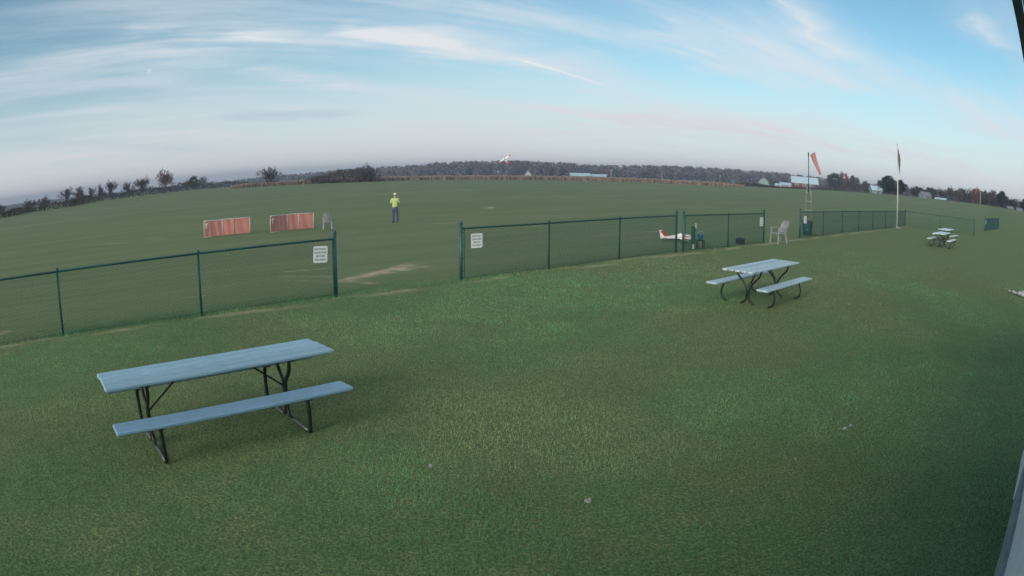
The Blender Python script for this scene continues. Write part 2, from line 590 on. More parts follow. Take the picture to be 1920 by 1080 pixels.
# ------------------------------------------------------------------ grass blades on the lawn
def blades(n, dmin, dmax, hmin, hmax, wid, seed):
    g = np.random.default_rng(seed)
    D = g.uniform(dmin ** 0.75, dmax ** 0.75, n) ** (1 / 0.75)
    az = np.radians(g.uniform(-60, 60, n))
    x, y = np.sin(az) * D, np.cos(az) * D
    q = (x - F0[0]) * FN[0] + (y - F0[1]) * FN[1]
    wall_d = x * 0.66262 - y * 0.74896          # distance in front of the building wall
    keep = (q < 0.6) & (wall_d < 0.24) & (g.uniform(0, 1, n) > 0.9 * sstep((D - 11) / 15))
    x, y, D = x[keep], y[keep], D[keep]
    n = len(x)
    z = tz(x, y)
    tall = 0.5 * fbm(x * 1.2, y * 1.2, 3, 90) + 0.5 * np.clip((fbm(x * 4.5, y * 4.5, 3, 91) - 0.5) * 2.2 + 0.5, 0, 1.3)
    h = g.uniform(hmin, hmax, n) * (0.65 + 0.7 * tall)
    q = (x - F0[0]) * FN[0] + (y - F0[1]) * FN[1]
    h = h * (1 + 1.3 * np.exp(-(q / 0.14) ** 2))
    a = g.uniform(0, 2 * np.pi, n)
    ln = g.uniform(0.1, 0.9, n) * h
    la = g.uniform(0, 2 * np.pi, n)
    w = wid * g.uniform(0.7, 1.3, n) * (0.65 + D / 12)
    V = np.empty((n, 3, 3))
    V[:, 0] = np.stack([x - np.cos(a) * w / 2, y - np.sin(a) * w / 2, z - 0.004], 1)
    V[:, 1] = np.stack([x + np.cos(a) * w / 2, y + np.sin(a) * w / 2, z - 0.004], 1)
    V[:, 2] = np.stack([x + np.cos(la) * ln, y + np.sin(la) * ln, z + h], 1)
    m = fbm(x * 0.7, y * 0.7, 4, 70) * 0.7 + 0.3 * g.uniform(0, 1, n)
    b = sstep((fbm(x * 0.28, y * 0.28, 3, 61) - 0.40) / 0.3)
    m2 = sstep((fbm(x * 0.45 + 7, y * 0.45, 4, 44) - 0.36) / 0.3)
    c = np.stack([0.122 + 0.090 * m + 0.110 * b, 0.292 + 0.110 * m + 0.005 * b, 0.136 + 0.045 * m + 0.020 * b], 1)
    c *= (0.82 + 0.36 * m2)[:, None] * np.exp(g.normal(0, 0.19, (n, 1))) * (0.84 + 0.32 * tall)[:, None]
    dry = g.uniform(0, 1, n) < 0.012 + 0.045 * b
    c[dry] = np.array([0.22, 0.19, 0.10]) * g.uniform(0.5, 1.2, (dry.sum(), 1))
    blue = g.uniform(0, 1, n) < 0.10
    c[blue] *= np.array([0.8, 1.1, 1.5])
    return V.reshape(-1, 3), np.repeat(c, 3, 0)


bv, bc = blades(560000, 2.5, 27, 0.018, 0.042, 0.0050, 1)
grass_m = bpy.data.materials.new('grass_blade')
grass_m.use_nodes = True
t = NT(grass_m.node_tree)
gcol_s = t.n('Attribute', attribute_name='tint').outputs['Color']
df, tr, mx = t.n('BsdfDiffuse'), t.n('BsdfTranslucent'), t.n('MixShader')
t.put(df.inputs[0], gcol_s)
t.put(tr.inputs[0], gcol_s)
mx.inputs[0].default_value = 0.4
t.t.links.new(df.outputs[0], mx.inputs[1])
t.t.links.new(tr.outputs[0], mx.inputs[2])
t.t.links.new(mx.outputs[0], t.n('OutputMaterial').inputs[0])
go = link('grass', np_mesh('grass', bv, np.arange(len(bv)).reshape(-1, 3), bc), grass_m)
tag(go, 'short mown grass blades of the lawn in front of the fence', 'grass', kind='stuff')

# ------------------------------------------------------------------ clubhouse the camera hangs on (only its edge shows)
siding_m = material('white_siding', (0.66, 0.68, 0.70), rough=0.5, var=0.05, vscale=3)
trim_m = material('white_trim', (0.74, 0.76, 0.78), rough=0.45, var=0.04, vscale=4)
conc_m = material('concrete', (0.25, 0.26, 0.27), rough=0.9, var=0.2, vscale=9, bump=0.3)
fascia_m = material('dark_fascia', (0.030, 0.034, 0.055), rough=0.45, var=0.15)
shingle_m = material('roof_shingle', (0.07, 0.07, 0.075), rough=0.9, var=0.3, vscale=30, bump=0.3)
glass_m = material('dark_glass', (0.03, 0.035, 0.045), rough=0.08)
bd = thing('clubhouse', 'white sided clubhouse with dark eave at the right edge of the picture', 'building', (0, 0, 0), R(90 - 48.5))
# local x runs along the wall (away from the camera), local y points to the field; the wall face is at y = -0.2
X0, X1, YW = -6.0, 6.9, -0.325
MB().box(X0, X1, -6.2, YW - 0.03, 0.42, 2.95).build('wall', siding_m, bd)
MB().box(X0 - 0.03, 5.855, -6.23, YW + 0.035, -0.05, 0.42).build('foundation', conc_m, bd)
for k in range(17):
    z0 = 0.425 + k * 0.148
    MB().add([(X0, YW - 0.028, z0), (X1, YW - 0.028, z0), (X1, YW + 0.004, z0), (X0, YW + 0.004, z0), (X0, YW - 0.028, z0 + 0.147), (X1, YW - 0.028, z0 + 0.147), (X1, YW - 0.018, z0 + 0.147), (X0, YW - 0.018, z0 + 0.147)],
             [(0, 1, 2, 3), (4, 7, 6, 5), (3, 2, 6, 7), (0, 4, 5, 1), (0, 3, 7, 4), (1, 5, 6, 2)]).build('siding_board', siding_m, bd)
MB().box(X1 - 0.10, X1 + 0.03, YW - 0.03, YW + 0.03, 0.424, 2.90).build('corner_trim', trim_m, bd)
rf = MB()
rf.prism([(-6.7, 2.98), (0.0, 2.98), (0.0, 3.10), (-3.3, 4.35), (-6.7, 3.10)], 'x', X0 - 0.35, X1 + 0.35)
rf = rf.build('roof', shingle_m, bd)
MB().box(X0 - 0.36, X1 + 0.36, 0.002, 0.023, 2.93, 3.11).build('fascia', fascia_m, bd)
MB().box(X0 - 0.34, X1 + 0.34, YW + 0.01, 0.0, 2.935, 2.975).build('soffit', fascia_m, bd)
MB().box(5.86, X1 + 0.05, YW - 0.02, YW + 0.045, -0.03, 0.47, 0.008).build('skirting', trim_m, bd)

# ------------------------------------------------------------------ chain-link fences
fence_m = material('green_vinyl', (0.012, 0.088, 0.080), rough=0.45, var=0.2, vscale=5)
wire_m = material('green_wire', (0.008, 0.062, 0.056), rough=0.5, var=0.15, vscale=5)


def chain_mesh():
    """one 3 m bay of woven diamond mesh, x from 0 to 3, with twisted ends above the rail"""
    pitch, n = 3.0 / 43, 43
    ztop, k = 1.235, 35
    hz = (ztop - 0.04) / k
    V, F = [], []
    r = 0.0029
    for i in range(n):
        x0 = i * pitch
        pts = [(x0 + (pitch * 0.5 if j % 2 else 0.0) + (0.25 * pitch if False else 0), (0.003 if j % 2 else -0.003), 0.04 + j * hz) for j in range(k + 1)]
        pts2 = [(x0 + pitch - (pitch * 0.5 if j % 2 else 0.0), (-0.003 if j % 2 else 0.003), 0.04 + j * hz) for j in range(k + 1)]
        for pp in (pts, pts2):
            o = len(V)
            for (x, y, z) in pp:
                V += [(x - r, y - r * 0.6, z), (x + r, y - r * 0.6, z), (x, y + r, z)]
            for j in range(k):
                a, b = o + 3 * j, o + 3 * j + 3
                for e in range(3):
                    F.append((a + e, a + (e + 1) % 3, b + (e + 1) % 3, b + e))
    for z in (0.05,):
        o = len(V)
        for x in (0.0, 3.0):
            V += [(x, -0.003, z), (x, 0.003, z), (x, 0, z + 0.005)]
        F += [(o, o + 1, o + 4, o + 3), (o + 1, o + 2, o + 5, o + 4), (o + 2, o, o + 3, o + 5)]
    return np_mesh('chain_link', np.array(V), np.array(F))


CHAIN = chain_mesh()
CHAIN.materials.append(wire_m)
mb = MB().tube([(0, 0, 0), (1, 0, 0)], 0.021, 8)
RAIL = mb.mesh('top_rail', True)
RAIL.materials.append(fence_m)
LINE_POST = MB().tube([(0, 0, -0.1), (0, 0, 1.20)], 0.026, 10).mesh('post', True)
LINE_POST.materials.append(fence_m)
LINE_CAP = MB().lathe([(0.030, 1.195), (0.030, 1.235), (0.022, 1.255), (0.006, 1.262)], 10).mesh('post_cap', True)
LINE_CAP.materials.append(fence_m)
END_POST = MB().tube([(0, 0, -0.1), (0, 0, 1.30)], 0.039, 12).mesh('post', True)
END_POST.materials.append(fence_m)
END_CAP = MB().lathe([(0.044, 1.29), (0.044, 1.315), (0.034, 1.345), (0.012, 1.362)], 12).mesh('post_cap', True)
END_CAP.materials.append(fence_m)
BAR = MB().box(-0.008, 0.008, -0.004, 0.004, 0.06, 1.22)
for z in (0.2, 0.5, 0.8, 1.1):
    BAR.box(-0.06, 0.012, -0.007, 0.007, z, z + 0.025)
BAR = BAR.mesh('tension_bar')
BAR.materials.append(fence_m)


def fence(label, pts, ends, group='green chain-link fence runs'):
    f = thing('chain_link_fence', label, 'fence', (pts[0][0], pts[0][1], 0), 0, group)
    o0 = Vector((*pts[0], 0))
    for i, q in enumerate(pts):
        z = float(tz(*q))
        e = i in ends
        p = link('post', END_POST if e else LINE_POST, None, f)
        p.location = Vector((*q, z)) - o0
        link('post_cap', END_CAP if e else LINE_CAP, None, p)
        if i + 1 < len(pts):
            a, b = Vector((*q, 0)), Vector((*pts[i + 1], 0))
            L = (b - a).length
            rz = math.atan2(b.y - a.y, b.x - a.x)
            rl = link('top_rail', RAIL, None, f)
            rl.location = a - o0 + Vector((0, 0, 1.19))
            rl.rotation_euler = (0, 0, rz)
            rl.scale = (L, 1, 1)
            ch = link('chain_link_panel', CHAIN, None, f)
            nrm = Vector((math.sin(rz), -math.cos(rz), 0)) * 0.034
            ch.location = a - o0 + nrm
            ch.rotation_euler = (0, 0, rz)
            ch.scale = (L / 3.0, 1, 1)
            for (j, s, pos) in ((i, 1, a), (i + 1, -1, b)):
                if j in ends:
                    tb = link('tension_bar', BAR, None, f)
                    d = (b - a).normalized() * s
                    tb.location = pos - o0 + d * 0.07 + nrm
                    tb.rotation_euler = (0, 0, rz if s > 0 else rz + math.pi)
    return f


ext = (-8.2 - 2.3, 9.27 - 2.13)
PA = [ext, (-8.2, 9.27), (-5.89, 11.41), (-3.61, 13.54)]
PB = [(-1.18, 15.72), (0.94, 17.51), (3.08, 19.55), (5.29, 21.64)]
PC = [(5.58, 21.83), (7.74, 23.48), (9.98, 25.45)]
PD = [(13.13, 28.54), (15.39, 30.36), (17.93, 32.77), (20.27, 34.73), (22.59, 36.67), (25.08, 38.83), (27.56, 40.92), (29.99, 43.10), (32.55, 41.15), (35.0, 38.95)]
PE = [(43.6, 46.75), (46.0, 48.62), (48.4, 50.5), (50.8, 52.35), (53.2, 54.2)]
fence('green chain-link fence at left behind the nearest picnic table', PA, {3})
fence('green chain-link fence run between the two signs in the middle of the picture', PB, {0, 3})
fence('short two-bay green chain-link fence in front of the white model plane and black case', PC, {0, 2})
fence('long green chain-link fence turning a corner past the flagpole', PD, {0, 7, 9})
fence('far green chain-link fence seen almost end on at the right', PE, {0, 4})

# ------------------------------------------------------------------ notice signs on the fence
sign_m = material('sign_white', (0.90, 0.91, 0.90), rough=0.4, var=0.04, vscale=6)
ink_m = material('sign_ink', (0.10, 0.11, 0.12), rough=0.6, var=0.1)


def rounded(w, h, r, n=5):
    out = []
    for cx, cz, a0 in ((w / 2 - r, h / 2 - r, 0), (-w / 2 + r, h / 2 - r, 90), (-w / 2 + r, -h / 2 + r, 180), (w / 2 - r, -h / 2 + r, 270)):
        for k in range(n + 1):
            a = R(a0 + 90 * k / n)
            out.append((cx + r * math.cos(a), cz + r * math.sin(a)))
    return out


SIGN = MB().prism(rounded(0.33, 0.335, 0.03), 'y', -0.004, 0.0).mesh('sign_plate')
SIGN.materials.append(sign_m)


def text_mesh(lines, size, gap):
    out = []
    for i, s in enumerate(lines):
        cu = bpy.data.curves.new('lettering', 'FONT')
        cu.body = s
        cu.size = size
        cu.align_x = 'CENTER'
        cu.extrude = 0.0004
        cu.offset = 0.0008
        o = bpy.data.objects.new('lettering', cu)
        COL.objects.link(o)
        bpy.context.view_layer.update()
        me = bpy.data.meshes.new_from_object(o.evaluated_get(bpy.context.evaluated_depsgraph_get()))
        bpy.data.objects.remove(o)
        bpy.data.curves.remove(cu)
        zc = (len(lines) - 1) / 2 * gap - i * gap - size * 0.34
        w = max(v.co.x for v in me.vertices) - min(v.co.x for v in me.vertices)
        sx = min(1.0, 0.27 / w)
        for v in me.vertices:
            v.co = Vector((v.co.x * sx, -0.0052 - v.co.z, v.co.y + zc))
        me.name = 'lettering'
        me.materials.clear()
        me.materials.append(ink_m)
        out.append(me)
    return out


TXT = text_mesh(['PILOTS ONLY', 'NO SPECTATORS', 'BEYOND', 'THIS POINT'], 0.052, 0.072)
for (a, b, s, z, lab, yaw, tl) in ((PA[2], PA[3], 2.75, 0.91, 'square white notice sign at the right end of the left fence', 0, 3.0),
                              (PB[0], PB[1], 0.42, 0.895, 'square white notice sign at the left end of the middle fence', 0, 0),
                              (PC[1], PC[2], 2.66, 0.87, 'white notice sign beside the post next to the pale plastic chair', 2, 0),
                              (PD[0], PD[1], 0.50, 0.83, 'white notice sign on the fence in front of the green barrel', 0, 0),
                              (PE[0], PE[1], 0.45, 0.86, 'narrow looking white sign on the far right fence', 0, 0)):
    a, b = Vector((*a, 0)), Vector((*b, 0))
    d = (b - a).normalized()
    rz = math.atan2(d.y, d.x)
    nrm = Vector((math.sin(rz), -math.cos(rz), 0))
    sg = thing('notice_sign', lab, 'sign', a + d * s + nrm * 0.046 + Vector((0, 0, z)), rz + R(yaw), 'white notice signs on the fence')
    sg.rotation_euler = (0, R(tl), rz + R(yaw))
    link('sign_plate', SIGN, None, sg)
    for me in TXT:
        link('lettering', me, None, sg)

# ------------------------------------------------------------------ picnic tables
plank_near = material('blue_grey_plank', (0.265, 0.425, 0.525), rough=0.45, var=0.15, vscale=3, stretch=(1, 22, 22), bump=0.2, bscale=14, rnd=0.13)
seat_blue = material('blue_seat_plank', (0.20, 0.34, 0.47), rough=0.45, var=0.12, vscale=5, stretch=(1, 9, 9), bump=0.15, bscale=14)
plank_pale = material('pale_plank', (0.42, 0.53, 0.59), rough=0.45, var=0.12, vscale=5, stretch=(1, 9, 9), bump=0.2, bscale=14, rnd=0.13)
plank_white = material('whitish_plank', (0.60, 0.68, 0.71), rough=0.45, var=0.1, vscale=5, stretch=(1, 9, 9), rnd=0.13)
pipe_m = material('dark_steel_pipe', (0.016, 0.020, 0.022), rough=0.4, var=0.3, vscale=6, metal=0.3)
galv_m = material('worn_bar', (0.16, 0.17, 0.18), rough=0.45, var=0.25, vscale=6, metal=0.5)


def smooth_path(pts, n=5):
    pts = [Vector(p) for p in pts]
    out = []
    for i in range(len(pts) - 1):
        p0, p1, p2, p3 = pts[max(i - 1, 0)], pts[i], pts[i + 1], pts[min(i + 2, len(pts) - 1)]
        for k in range(n):
            s = k / n
            out.append(0.5 * ((2 * p1) + (-p0 + p2) * s + (2 * p0 - 5 * p1 + 4 * p2 - p3) * s * s + (-p0 + 3 * p1 - 3 * p2 + p3) * s ** 3))
    out.append(pts[-1])
    return out


def plank(L, w, th, jitter):
    b = MB()
    b.box(-L / 2 + jitter, L / 2 + jitter, -w / 2, w / 2, 0, th, 0.011)
    return b


def picnic_table(label, loc, az, L, Wd, mat, boards, seat_off, fr_u, style, ht=0.752, seat_w=0.265, far_extra=0.0, far_up=0.0, seat_mat=None):
    tb = thing('picnic_table', label, 'picnic table', (loc[0], loc[1], float(tz(*loc[:2]))), R(90 - az), 'picnic tables on the lawn')
    bw = Wd / boards
    for i in range(boards):
        o = plank(L, bw - 0.028, 0.040, random.uniform(-0.008, 0.008)).build('table_board', mat, tb)
        o.location = (0, -Wd / 2 + bw * (i + 0.5), ht - 0.040 + random.uniform(-0.001, 0.001))
    for s in (-1, 1):
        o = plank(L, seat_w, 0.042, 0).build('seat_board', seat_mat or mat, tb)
        so = seat_off + (far_extra if s > 0 else 0)
        o.location = (0.09 if (far_up and s > 0) else 0, s * so, (0.44 + (far_up if s > 0 else 0)) - 0.042)
    for e in (-1, 1):
        u = e * fr_u
        fr = MB()
        r = 0.021
        for s in (-1, 1):
            if style == 'curved':
                fr.tube(smooth_path([(u, s * 0.29, ht - 0.045), (u, s * 0.27, 0.60), (u, s * 0.13, 0.46), (u, s * 0.045, 0.34), (u, s * 0.024, 0.22), (u, s * 0.05, 0.09), (u, s * 0.17, 0.012)]), r, 8)
            else:
                fr.tube(smooth_path([(u, s * 0.17, ht - 0.045), (u, s * 0.17, 0.62), (u, s * 0.135, 0.54), (u, s * 0.04, 0.43), (u, s * 0.024, 0.36), (u, s * 0.024, 0.10), (u, s * 0.10, 0.03)]), r, 8)
        fr.build('end_frame', pipe_m, tb, True)
        ba = MB()
        ba.box(u - 0.02, u + 0.02, -Wd / 2 + 0.03, Wd / 2 - 0.03, ht - 0.055, ht - 0.042)
        ba.build('batten', pipe_m, tb)
        so0 = seat_off
        for s in (-1, 1):
            seat_off = so0 + (far_extra if s > 0 else 0)
            lg = MB()
            if style == 'curved':
                lg.tube(smooth_path([(u, s * seat_off, 0.40), (u, s * (seat_off + 0.015), 0.33), (u, s * (seat_off + 0.06), 0.2), (u, s * (seat_off + 0.02), 0.07), (u, s * (seat_off - 0.09), 0.012)]), 0.019, 8)
            else:
                lg.tube(smooth_path([(u, s * (seat_off - 0.03), 0.40), (u, s * (seat_off + 0.02), 0.34), (u, s * (seat_off + 0.035), 0.22), (u, s * (seat_off + 0.02), 0.04), (u, s * (seat_off - 0.01), 0.014)]), 0.022, 8)
            lo = lg.build('seat_leg', pipe_m, tb, True)
            fu = far_up if s > 0 else 0
            lo.scale = (1, 1, 1 + fu / 0.40)
            if style != 'curved':
                MB().tube([(u, s * 0.09, 0.022), (u, s * (seat_off - 0.03), 0.018)], 0.015, 8).build('foot_bar', galv_m, tb, True)
            MB().box(u - 0.022, u + 0.022, s * seat_off - 0.11, s * seat_off + 0.11, 0.383 + fu, 0.396 + fu).build('seat_bracket', pipe_m, tb)
        seat_off = so0
        MB().tube([(u, 0, 0.36), (u - e * 0.46, 0, ht - 0.05)], 0.011, 6).build('brace', pipe_m, tb)
    return tb


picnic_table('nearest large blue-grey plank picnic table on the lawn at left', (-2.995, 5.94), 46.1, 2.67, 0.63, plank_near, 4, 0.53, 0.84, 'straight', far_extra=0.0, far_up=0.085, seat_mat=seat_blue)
picnic_table('pale blue picnic table with curved black pipe legs in the middle of the lawn', (5.30, 13.42), 47.6, 2.52, 0.74, plank_pale, 5, 0.60, 0.72, 'curved')
picnic_table('front one of the two small white picnic tables near the flagpole', (22.35, 27.95), 49.0, 2.45, 0.74, plank_white, 5, 0.62, 0.70, 'curved')
picnic_table('rear white picnic table partly hidden behind another near the corner fence', (25.6, 31.6), 50.5, 2.45, 0.74, plank_white, 5, 0.62, 0.70, 'curved')

# ------------------------------------------------------------------ plastic chairs
chair_m = material('weathered_white_plastic', (0.25, 0.27, 0.285), rough=0.5, var=0.15, vscale=6)


def plastic_chair(label, loc, rz):
    """moulded garden chair, local +y is the way it faces"""
    c = thing('plastic_chair', label, 'chair', (loc[0], loc[1], float(tz(*loc[:2]))), rz, 'white plastic garden chairs')
    st_ = MB()
    n = 7
    rings = []
    for j in range(n):
        y = -0.20 + 0.42 * j / (n - 1)
        z = 0.43 + 0.02 * (j / (n - 1)) ** 2 - 0.02 * math.sin(math.pi * j / (n - 1)) - (0.03 if j == n - 1 else 0)
        hw = 0.205 + 0.035 * j / (n - 1)
        rings.append([(x, y, z + dz_ - 0.012 * math.cos(math.pi * x / (2 * hw))) for dz_, xs in ((0, (-hw, -hw / 2, 0, hw / 2, hw)), (-0.02, (hw, hw / 2, 0, -hw / 2, -hw))) for x in xs])
    st_.loft(rings)
    st_.build('seat', chair_m, c)
    # back: a frame with seven slats, curved and leaning
    def bp_(s, h):
        return Vector((s * (0.215 + 0.02 * math.sin(h * math.pi)), -0.20 - 0.16 * h - 0.02 * h * h - 0.05 * (1 - s * s), 0.44 + 0.47 * h))
    fr = MB()
    fr.tube(smooth_path([bp_(-1, 0), bp_(-1, 0.4), bp_(-1, 0.8), bp_(-0.75, 0.97), bp_(0, 1.04), bp_(0.75, 0.97), bp_(1, 0.8), bp_(1, 0.4), bp_(1, 0)], 3), 0.021, 6)
    fr.build('back_frame', chair_m, c, True)
    for k in range(7):
        s0 = -0.84 + k * 0.28
        rr = []
        for h in (0.0, 0.25, 0.5, 0.75, 0.97):
            a, b = bp_(s0 - 0.115, h), bp_(s0 + 0.115, h)
            rr.append([a, b, b + Vector((0, -0.012, 0)), a + Vector((0, -0.012, 0))])
        MB().loft(rr).build('back_slat', chair_m, c)
    for s in (-1, 1):
        MB().loft([[(s * x, y, z), (s * (x + w), y, z), (s * (x + w), y, z - 0.022), (s * x, y, z - 0.022)] for (x, y, z, w) in
                   ((0.225, -0.27, 0.655, 0.035), (0.245, -0.12, 0.655, 0.05), (0.25, 0.05, 0.65, 0.06), (0.25, 0.18, 0.645, 0.06), (0.25, 0.23, 0.63, 0.05))]).build('armrest', chair_m, c)
        MB().loft([[(s * (0.245 + a), y - 0.025, z), (s * (0.305 + a), y - 0.025, z), (s * (0.30 + a), y + 0.025, z), (s * (0.25 + a), y + 0.025, z)] for (a, y, z) in ((0.0, 0.20, 0.63), (0.0, 0.215, 0.42), (0.015, 0.245, 0.0))]).build('leg', chair_m, c)
        MB().loft([[(s * (0.19 + a), y - 0.022, z), (s * (0.245 + a), y - 0.022, z), (s * (0.24 + a), y + 0.026, z), (s * (0.195 + a), y + 0.026, z)] for (a, y, z) in ((0.0, -0.20, 0.44), (0.012, -0.24, 0.22), (0.03, -0.29, 0.0))]).build('leg', chair_m, c)
    return c


plastic_chair('grey-white plastic chair seen from behind beside the red barrier', (-10.2, 36.75), R(14))
plastic_chair('pale plastic chair facing left in the gap of the fence', (10.75, 25.6), R(104))

# ------------------------------------------------------------------ red folding barriers
red_m = material('faded_red_cloth', (0.58, 0.235, 0.205), rough=0.8, var=0.07, vscale=2.5, bump=0.15, bscale=12)
red2_m = material('darker_red_cloth', (0.53, 0.215, 0.195), rough=0.8, var=0.07, vscale=2.5, bump=0.15, bscale=12)
pvc_m = material('white_pvc_pipe', (0.62, 0.58, 0.54), rough=0.4, var=0.08, vscale=6)
paper_m = material('white_card', (0.70, 0.68, 0.66), rough=0.6, var=0.1, vscale=8)


def barrier(label, pts, cuts, bar_at, H=0.93):
    """pts: the three ground points of the barrier's folded foot line; cuts: share of each panel edge"""
    o = thing('red_barrier', label, 'barrier', (*pts[0], float(tz(*pts[0]))), 0, 'red barriers on the airfield')
    o0 = Vector((*pts[0], float(tz(*pts[0]))))
    P3 = [Vector((*q, float(tz(*q)))) - o0 for q in pts]

    def along(s):
        return P3[0].lerp(P3[1], s * 2) if s <= 0.5 else P3[1].lerp(P3[2], s * 2 - 1)
    up = Vector((0, 0, 1))
    for i in range(len(cuts) - 1):
        a, b = along(cuts[i] + 0.012), along(cuts[i + 1] - 0.012)
        d = (b - a).normalized()
        nn = Vector((d.y, -d.x, 0))
        g = MB()
        vs, fs = [], []
        nx, nz = 8, 6
        for side in (0, 1):
            for jz in range(nz + 1):
                for jx in range(nx + 1):
                    q = a.lerp(b, jx / nx) + up * (0.05 + (H - 0.09) * jz / nz)
                    q = q + nn * (0.018 * math.sin(jx * 0.9 + i * 2 + jz * 0.35) * math.sin(math.pi * jx / nx) + (0.004 if side else -0.004))
                    vs.append(q)
        m_ = (nx + 1) * (nz + 1)
        for side in (0, 1):
            for jz in range(nz):
                for jx in range(nx):
                    k = side * m_ + jz * (nx + 1) + jx
                    fs.append((k, k + 1, k + nx + 2, k + nx + 1))
        for jx in range(nx):
            for k in (jx, nz * (nx + 1) + jx):
                fs.append((k, k + 1, k + 1 + m_, k + m_))
        for jz in range(nz):
            for k in (jz * (nx + 1), jz * (nx + 1) + nx):
                fs.append((k, k + nx + 1, k + nx + 1 + m_, k + m_))
        g.add(vs, fs)
        g.build('cloth_panel', red2_m if i in (0, len(cuts) - 2) else red_m, o)
    for s in bar_at:
        q = along(s)
        MB().tube([q, q + up * H], 0.021, 8).build('upright_pipe', pvc_m, o, True)
    MB().tube([along(k / 10) + up * (H - 0.01 + 0.012 * math.sin(k * 1.3)) for k in range(11)], 0.023, 8).build('top_pipe', pvc_m, o, True)
    q0, q1 = along(0.0), along(0.19)
    MB().tube([q0 + up * 0.03, q1 + up * 0.03], 0.017, 6).build('bottom_pipe', pvc_m, o, True)
    d = (q1 - q0).normalized()
    nn = Vector((d.y, -d.x, 0)) * 0.045
    a = q0 + d * 0.05 + nn
    MB().add([a + up * 0.70, a + d * 0.17 + up * 0.70, a + d * 0.18 + up * 0.80, a + d * 0.03 + up * 0.82, a + up * 0.70 + nn * 0.1, a + d * 0.17 + up * 0.70 + nn * 0.1, a + d * 0.18 + up * 0.80 + nn * 0.1, a + d * 0.03 + up * 0.82 + nn * 0.1],
             [(0, 1, 2, 3), (4, 7, 6, 5), (0, 4, 5, 1), (1, 5, 6, 2), (2, 6, 7, 3), (3, 7, 4, 0)]).build('card', paper_m, o)
    a = a + up * -0.16
    MB().add([a + d * 0.04 + up * 0.66, a + d * 0.13 + up * 0.66, a + d * 0.12 + up * 0.86, a + d * 0.03 + up * 0.86, a + d * 0.04 + up * 0.66 + nn * 0.1, a + d * 0.13 + up * 0.66 + nn * 0.1, a + d * 0.12 + up * 0.86 + nn * 0.1, a + d * 0.03 + up * 0.86 + nn * 0.1],
             [(0, 1, 2, 3), (4, 7, 6, 5), (0, 4, 5, 1), (1, 5, 6, 2), (2, 6, 7, 3), (3, 7, 4, 0)]).build('card', paper_m, o)


barrier('left one of the two red cloth barriers with white pipe frames', [(-16.82, 33.5), (-15.85, 34.35), (-14.5, 35.15)], [0, 0.2, 0.45, 0.70, 1.0], [0.0, 0.45, 1.0])
barrier('right one of the two red cloth barriers, beside the grey plastic chair', [(-13.2, 35.2), (-12.4, 36.4), (-11.2, 37.2)], [0, 0.22, 0.43, 0.68, 1.0], [0.0, 0.43, 0.68, 1.0])

# ------------------------------------------------------------------ pilot
def skin_mesh(name, verts, edges, radii, sub=2):
    me_ = bpy.data.meshes.new(name)
    me_.from_pydata(verts, edges, [])
    o = bpy.data.objects.new(name, me_)
    COL.objects.link(o)
    md = o.modifiers.new('s', 'SKIN')
    for i, r in enumerate(radii):
        sv = me_.skin_vertices[0].data[i]
        sv.radius = r if isinstance(r, tuple) else (r, r)
        sv.use_root = (i == 0)
    md.use_smooth_shade = True
    sb = o.modifiers.new('u', 'SUBSURF')
    sb.levels = sub
    bpy.context.view_layer.update()
    out = bpy.data.meshes.new_from_object(o.evaluated_get(bpy.context.evaluated_depsgraph_get()))
    bpy.data.objects.remove(o)
    out.name = name
    out.polygons.foreach_set('use_smooth', [True] * len(out.polygons))
    return out


skin_c = material('skin', (0.42, 0.25, 0.18), rough=0.6, var=0.1)
hiviz_m = material('lime_shirt', (0.42, 0.56, 0.18), rough=0.8, var=0.10, vscale=5, second=(0.46, 0.54, 0.28))
jeans_m = material('blue_jeans', (0.050, 0.070, 0.150), rough=0.85, var=0.25, vscale=7)
shoe_m = material('dark_shoes', (0.03, 0.03, 0.045), rough=0.6, var=0.2)
cap_m = material('pale_cap', (0.62, 0.66, 0.50), rough=0.8, var=0.1)
hair_m = material('dark_hair', (0.05, 0.04, 0.035), rough=0.8, var=0.2)
belt_m = material('dark_belt', (0.02, 0.02, 0.025), rough=0.6)
pz = float(tz(-6.97, 40.5))
man = thing('person', 'person in lime shirt, pale cap and blue jeans standing with back turned', 'person', (-6.97, 40.5, pz), R(10))
# local +y = facing (away from the camera); 1.77 m tall
bv_ = [(0, 0, 0.96), (0, -0.005, 1.10), (0, -0.015, 1.25), (0, -0.02, 1.40), (0, -0.01, 1.49), (0, 0.015, 1.57), (0, 0.03, 1.66), (0, 0.035, 1.73),
       (-0.17, -0.015, 1.42), (-0.225, 0.0, 1.27), (-0.235, 0.03, 1.13), (-0.16, 0.20, 1.10), (-0.10, 0.30, 1.12),
       (0.17, -0.015, 1.42), (0.225, 0.0, 1.27), (0.24, 0.03, 1.13), (0.165, 0.20, 1.10), (0.10, 0.30, 1.12),
       (-0.10, 0, 0.88), (-0.105, 0.01, 0.50), (-0.11, -0.02, 0.09), (-0.12, 0.12, 0.04),
       (0.10, 0, 0.88), (0.125, 0.015, 0.50), (0.135, -0.01, 0.09), (0.15, 0.13, 0.04)]
be_ = [(0, 1), (1, 2), (2, 3), (3, 4), (4, 5), (5, 6), (6, 7), (3, 8), (8, 9), (9, 10), (10, 11), (11, 12), (3, 13), (13, 14), (14, 15), (15, 16), (16, 17), (0, 18), (18, 19), (19, 20), (20, 21), (0, 22), (22, 23), (23, 24), (24, 25)]
br_ = [(0.155, 0.11), (0.15, 0.115), (0.155, 0.11), (0.15, 0.10), 0.065, 0.057, (0.075, 0.092), (0.066, 0.08), 0.07, 0.052, 0.043, 0.036, 0.03, 0.07, 0.052, 0.043, 0.036, 0.03,
       0.088, 0.06, 0.043, 0.04, 0.088, 0.06, 0.043, 0.04]
link('body', skin_mesh('body', bv_, be_, br_), skin_c, man)
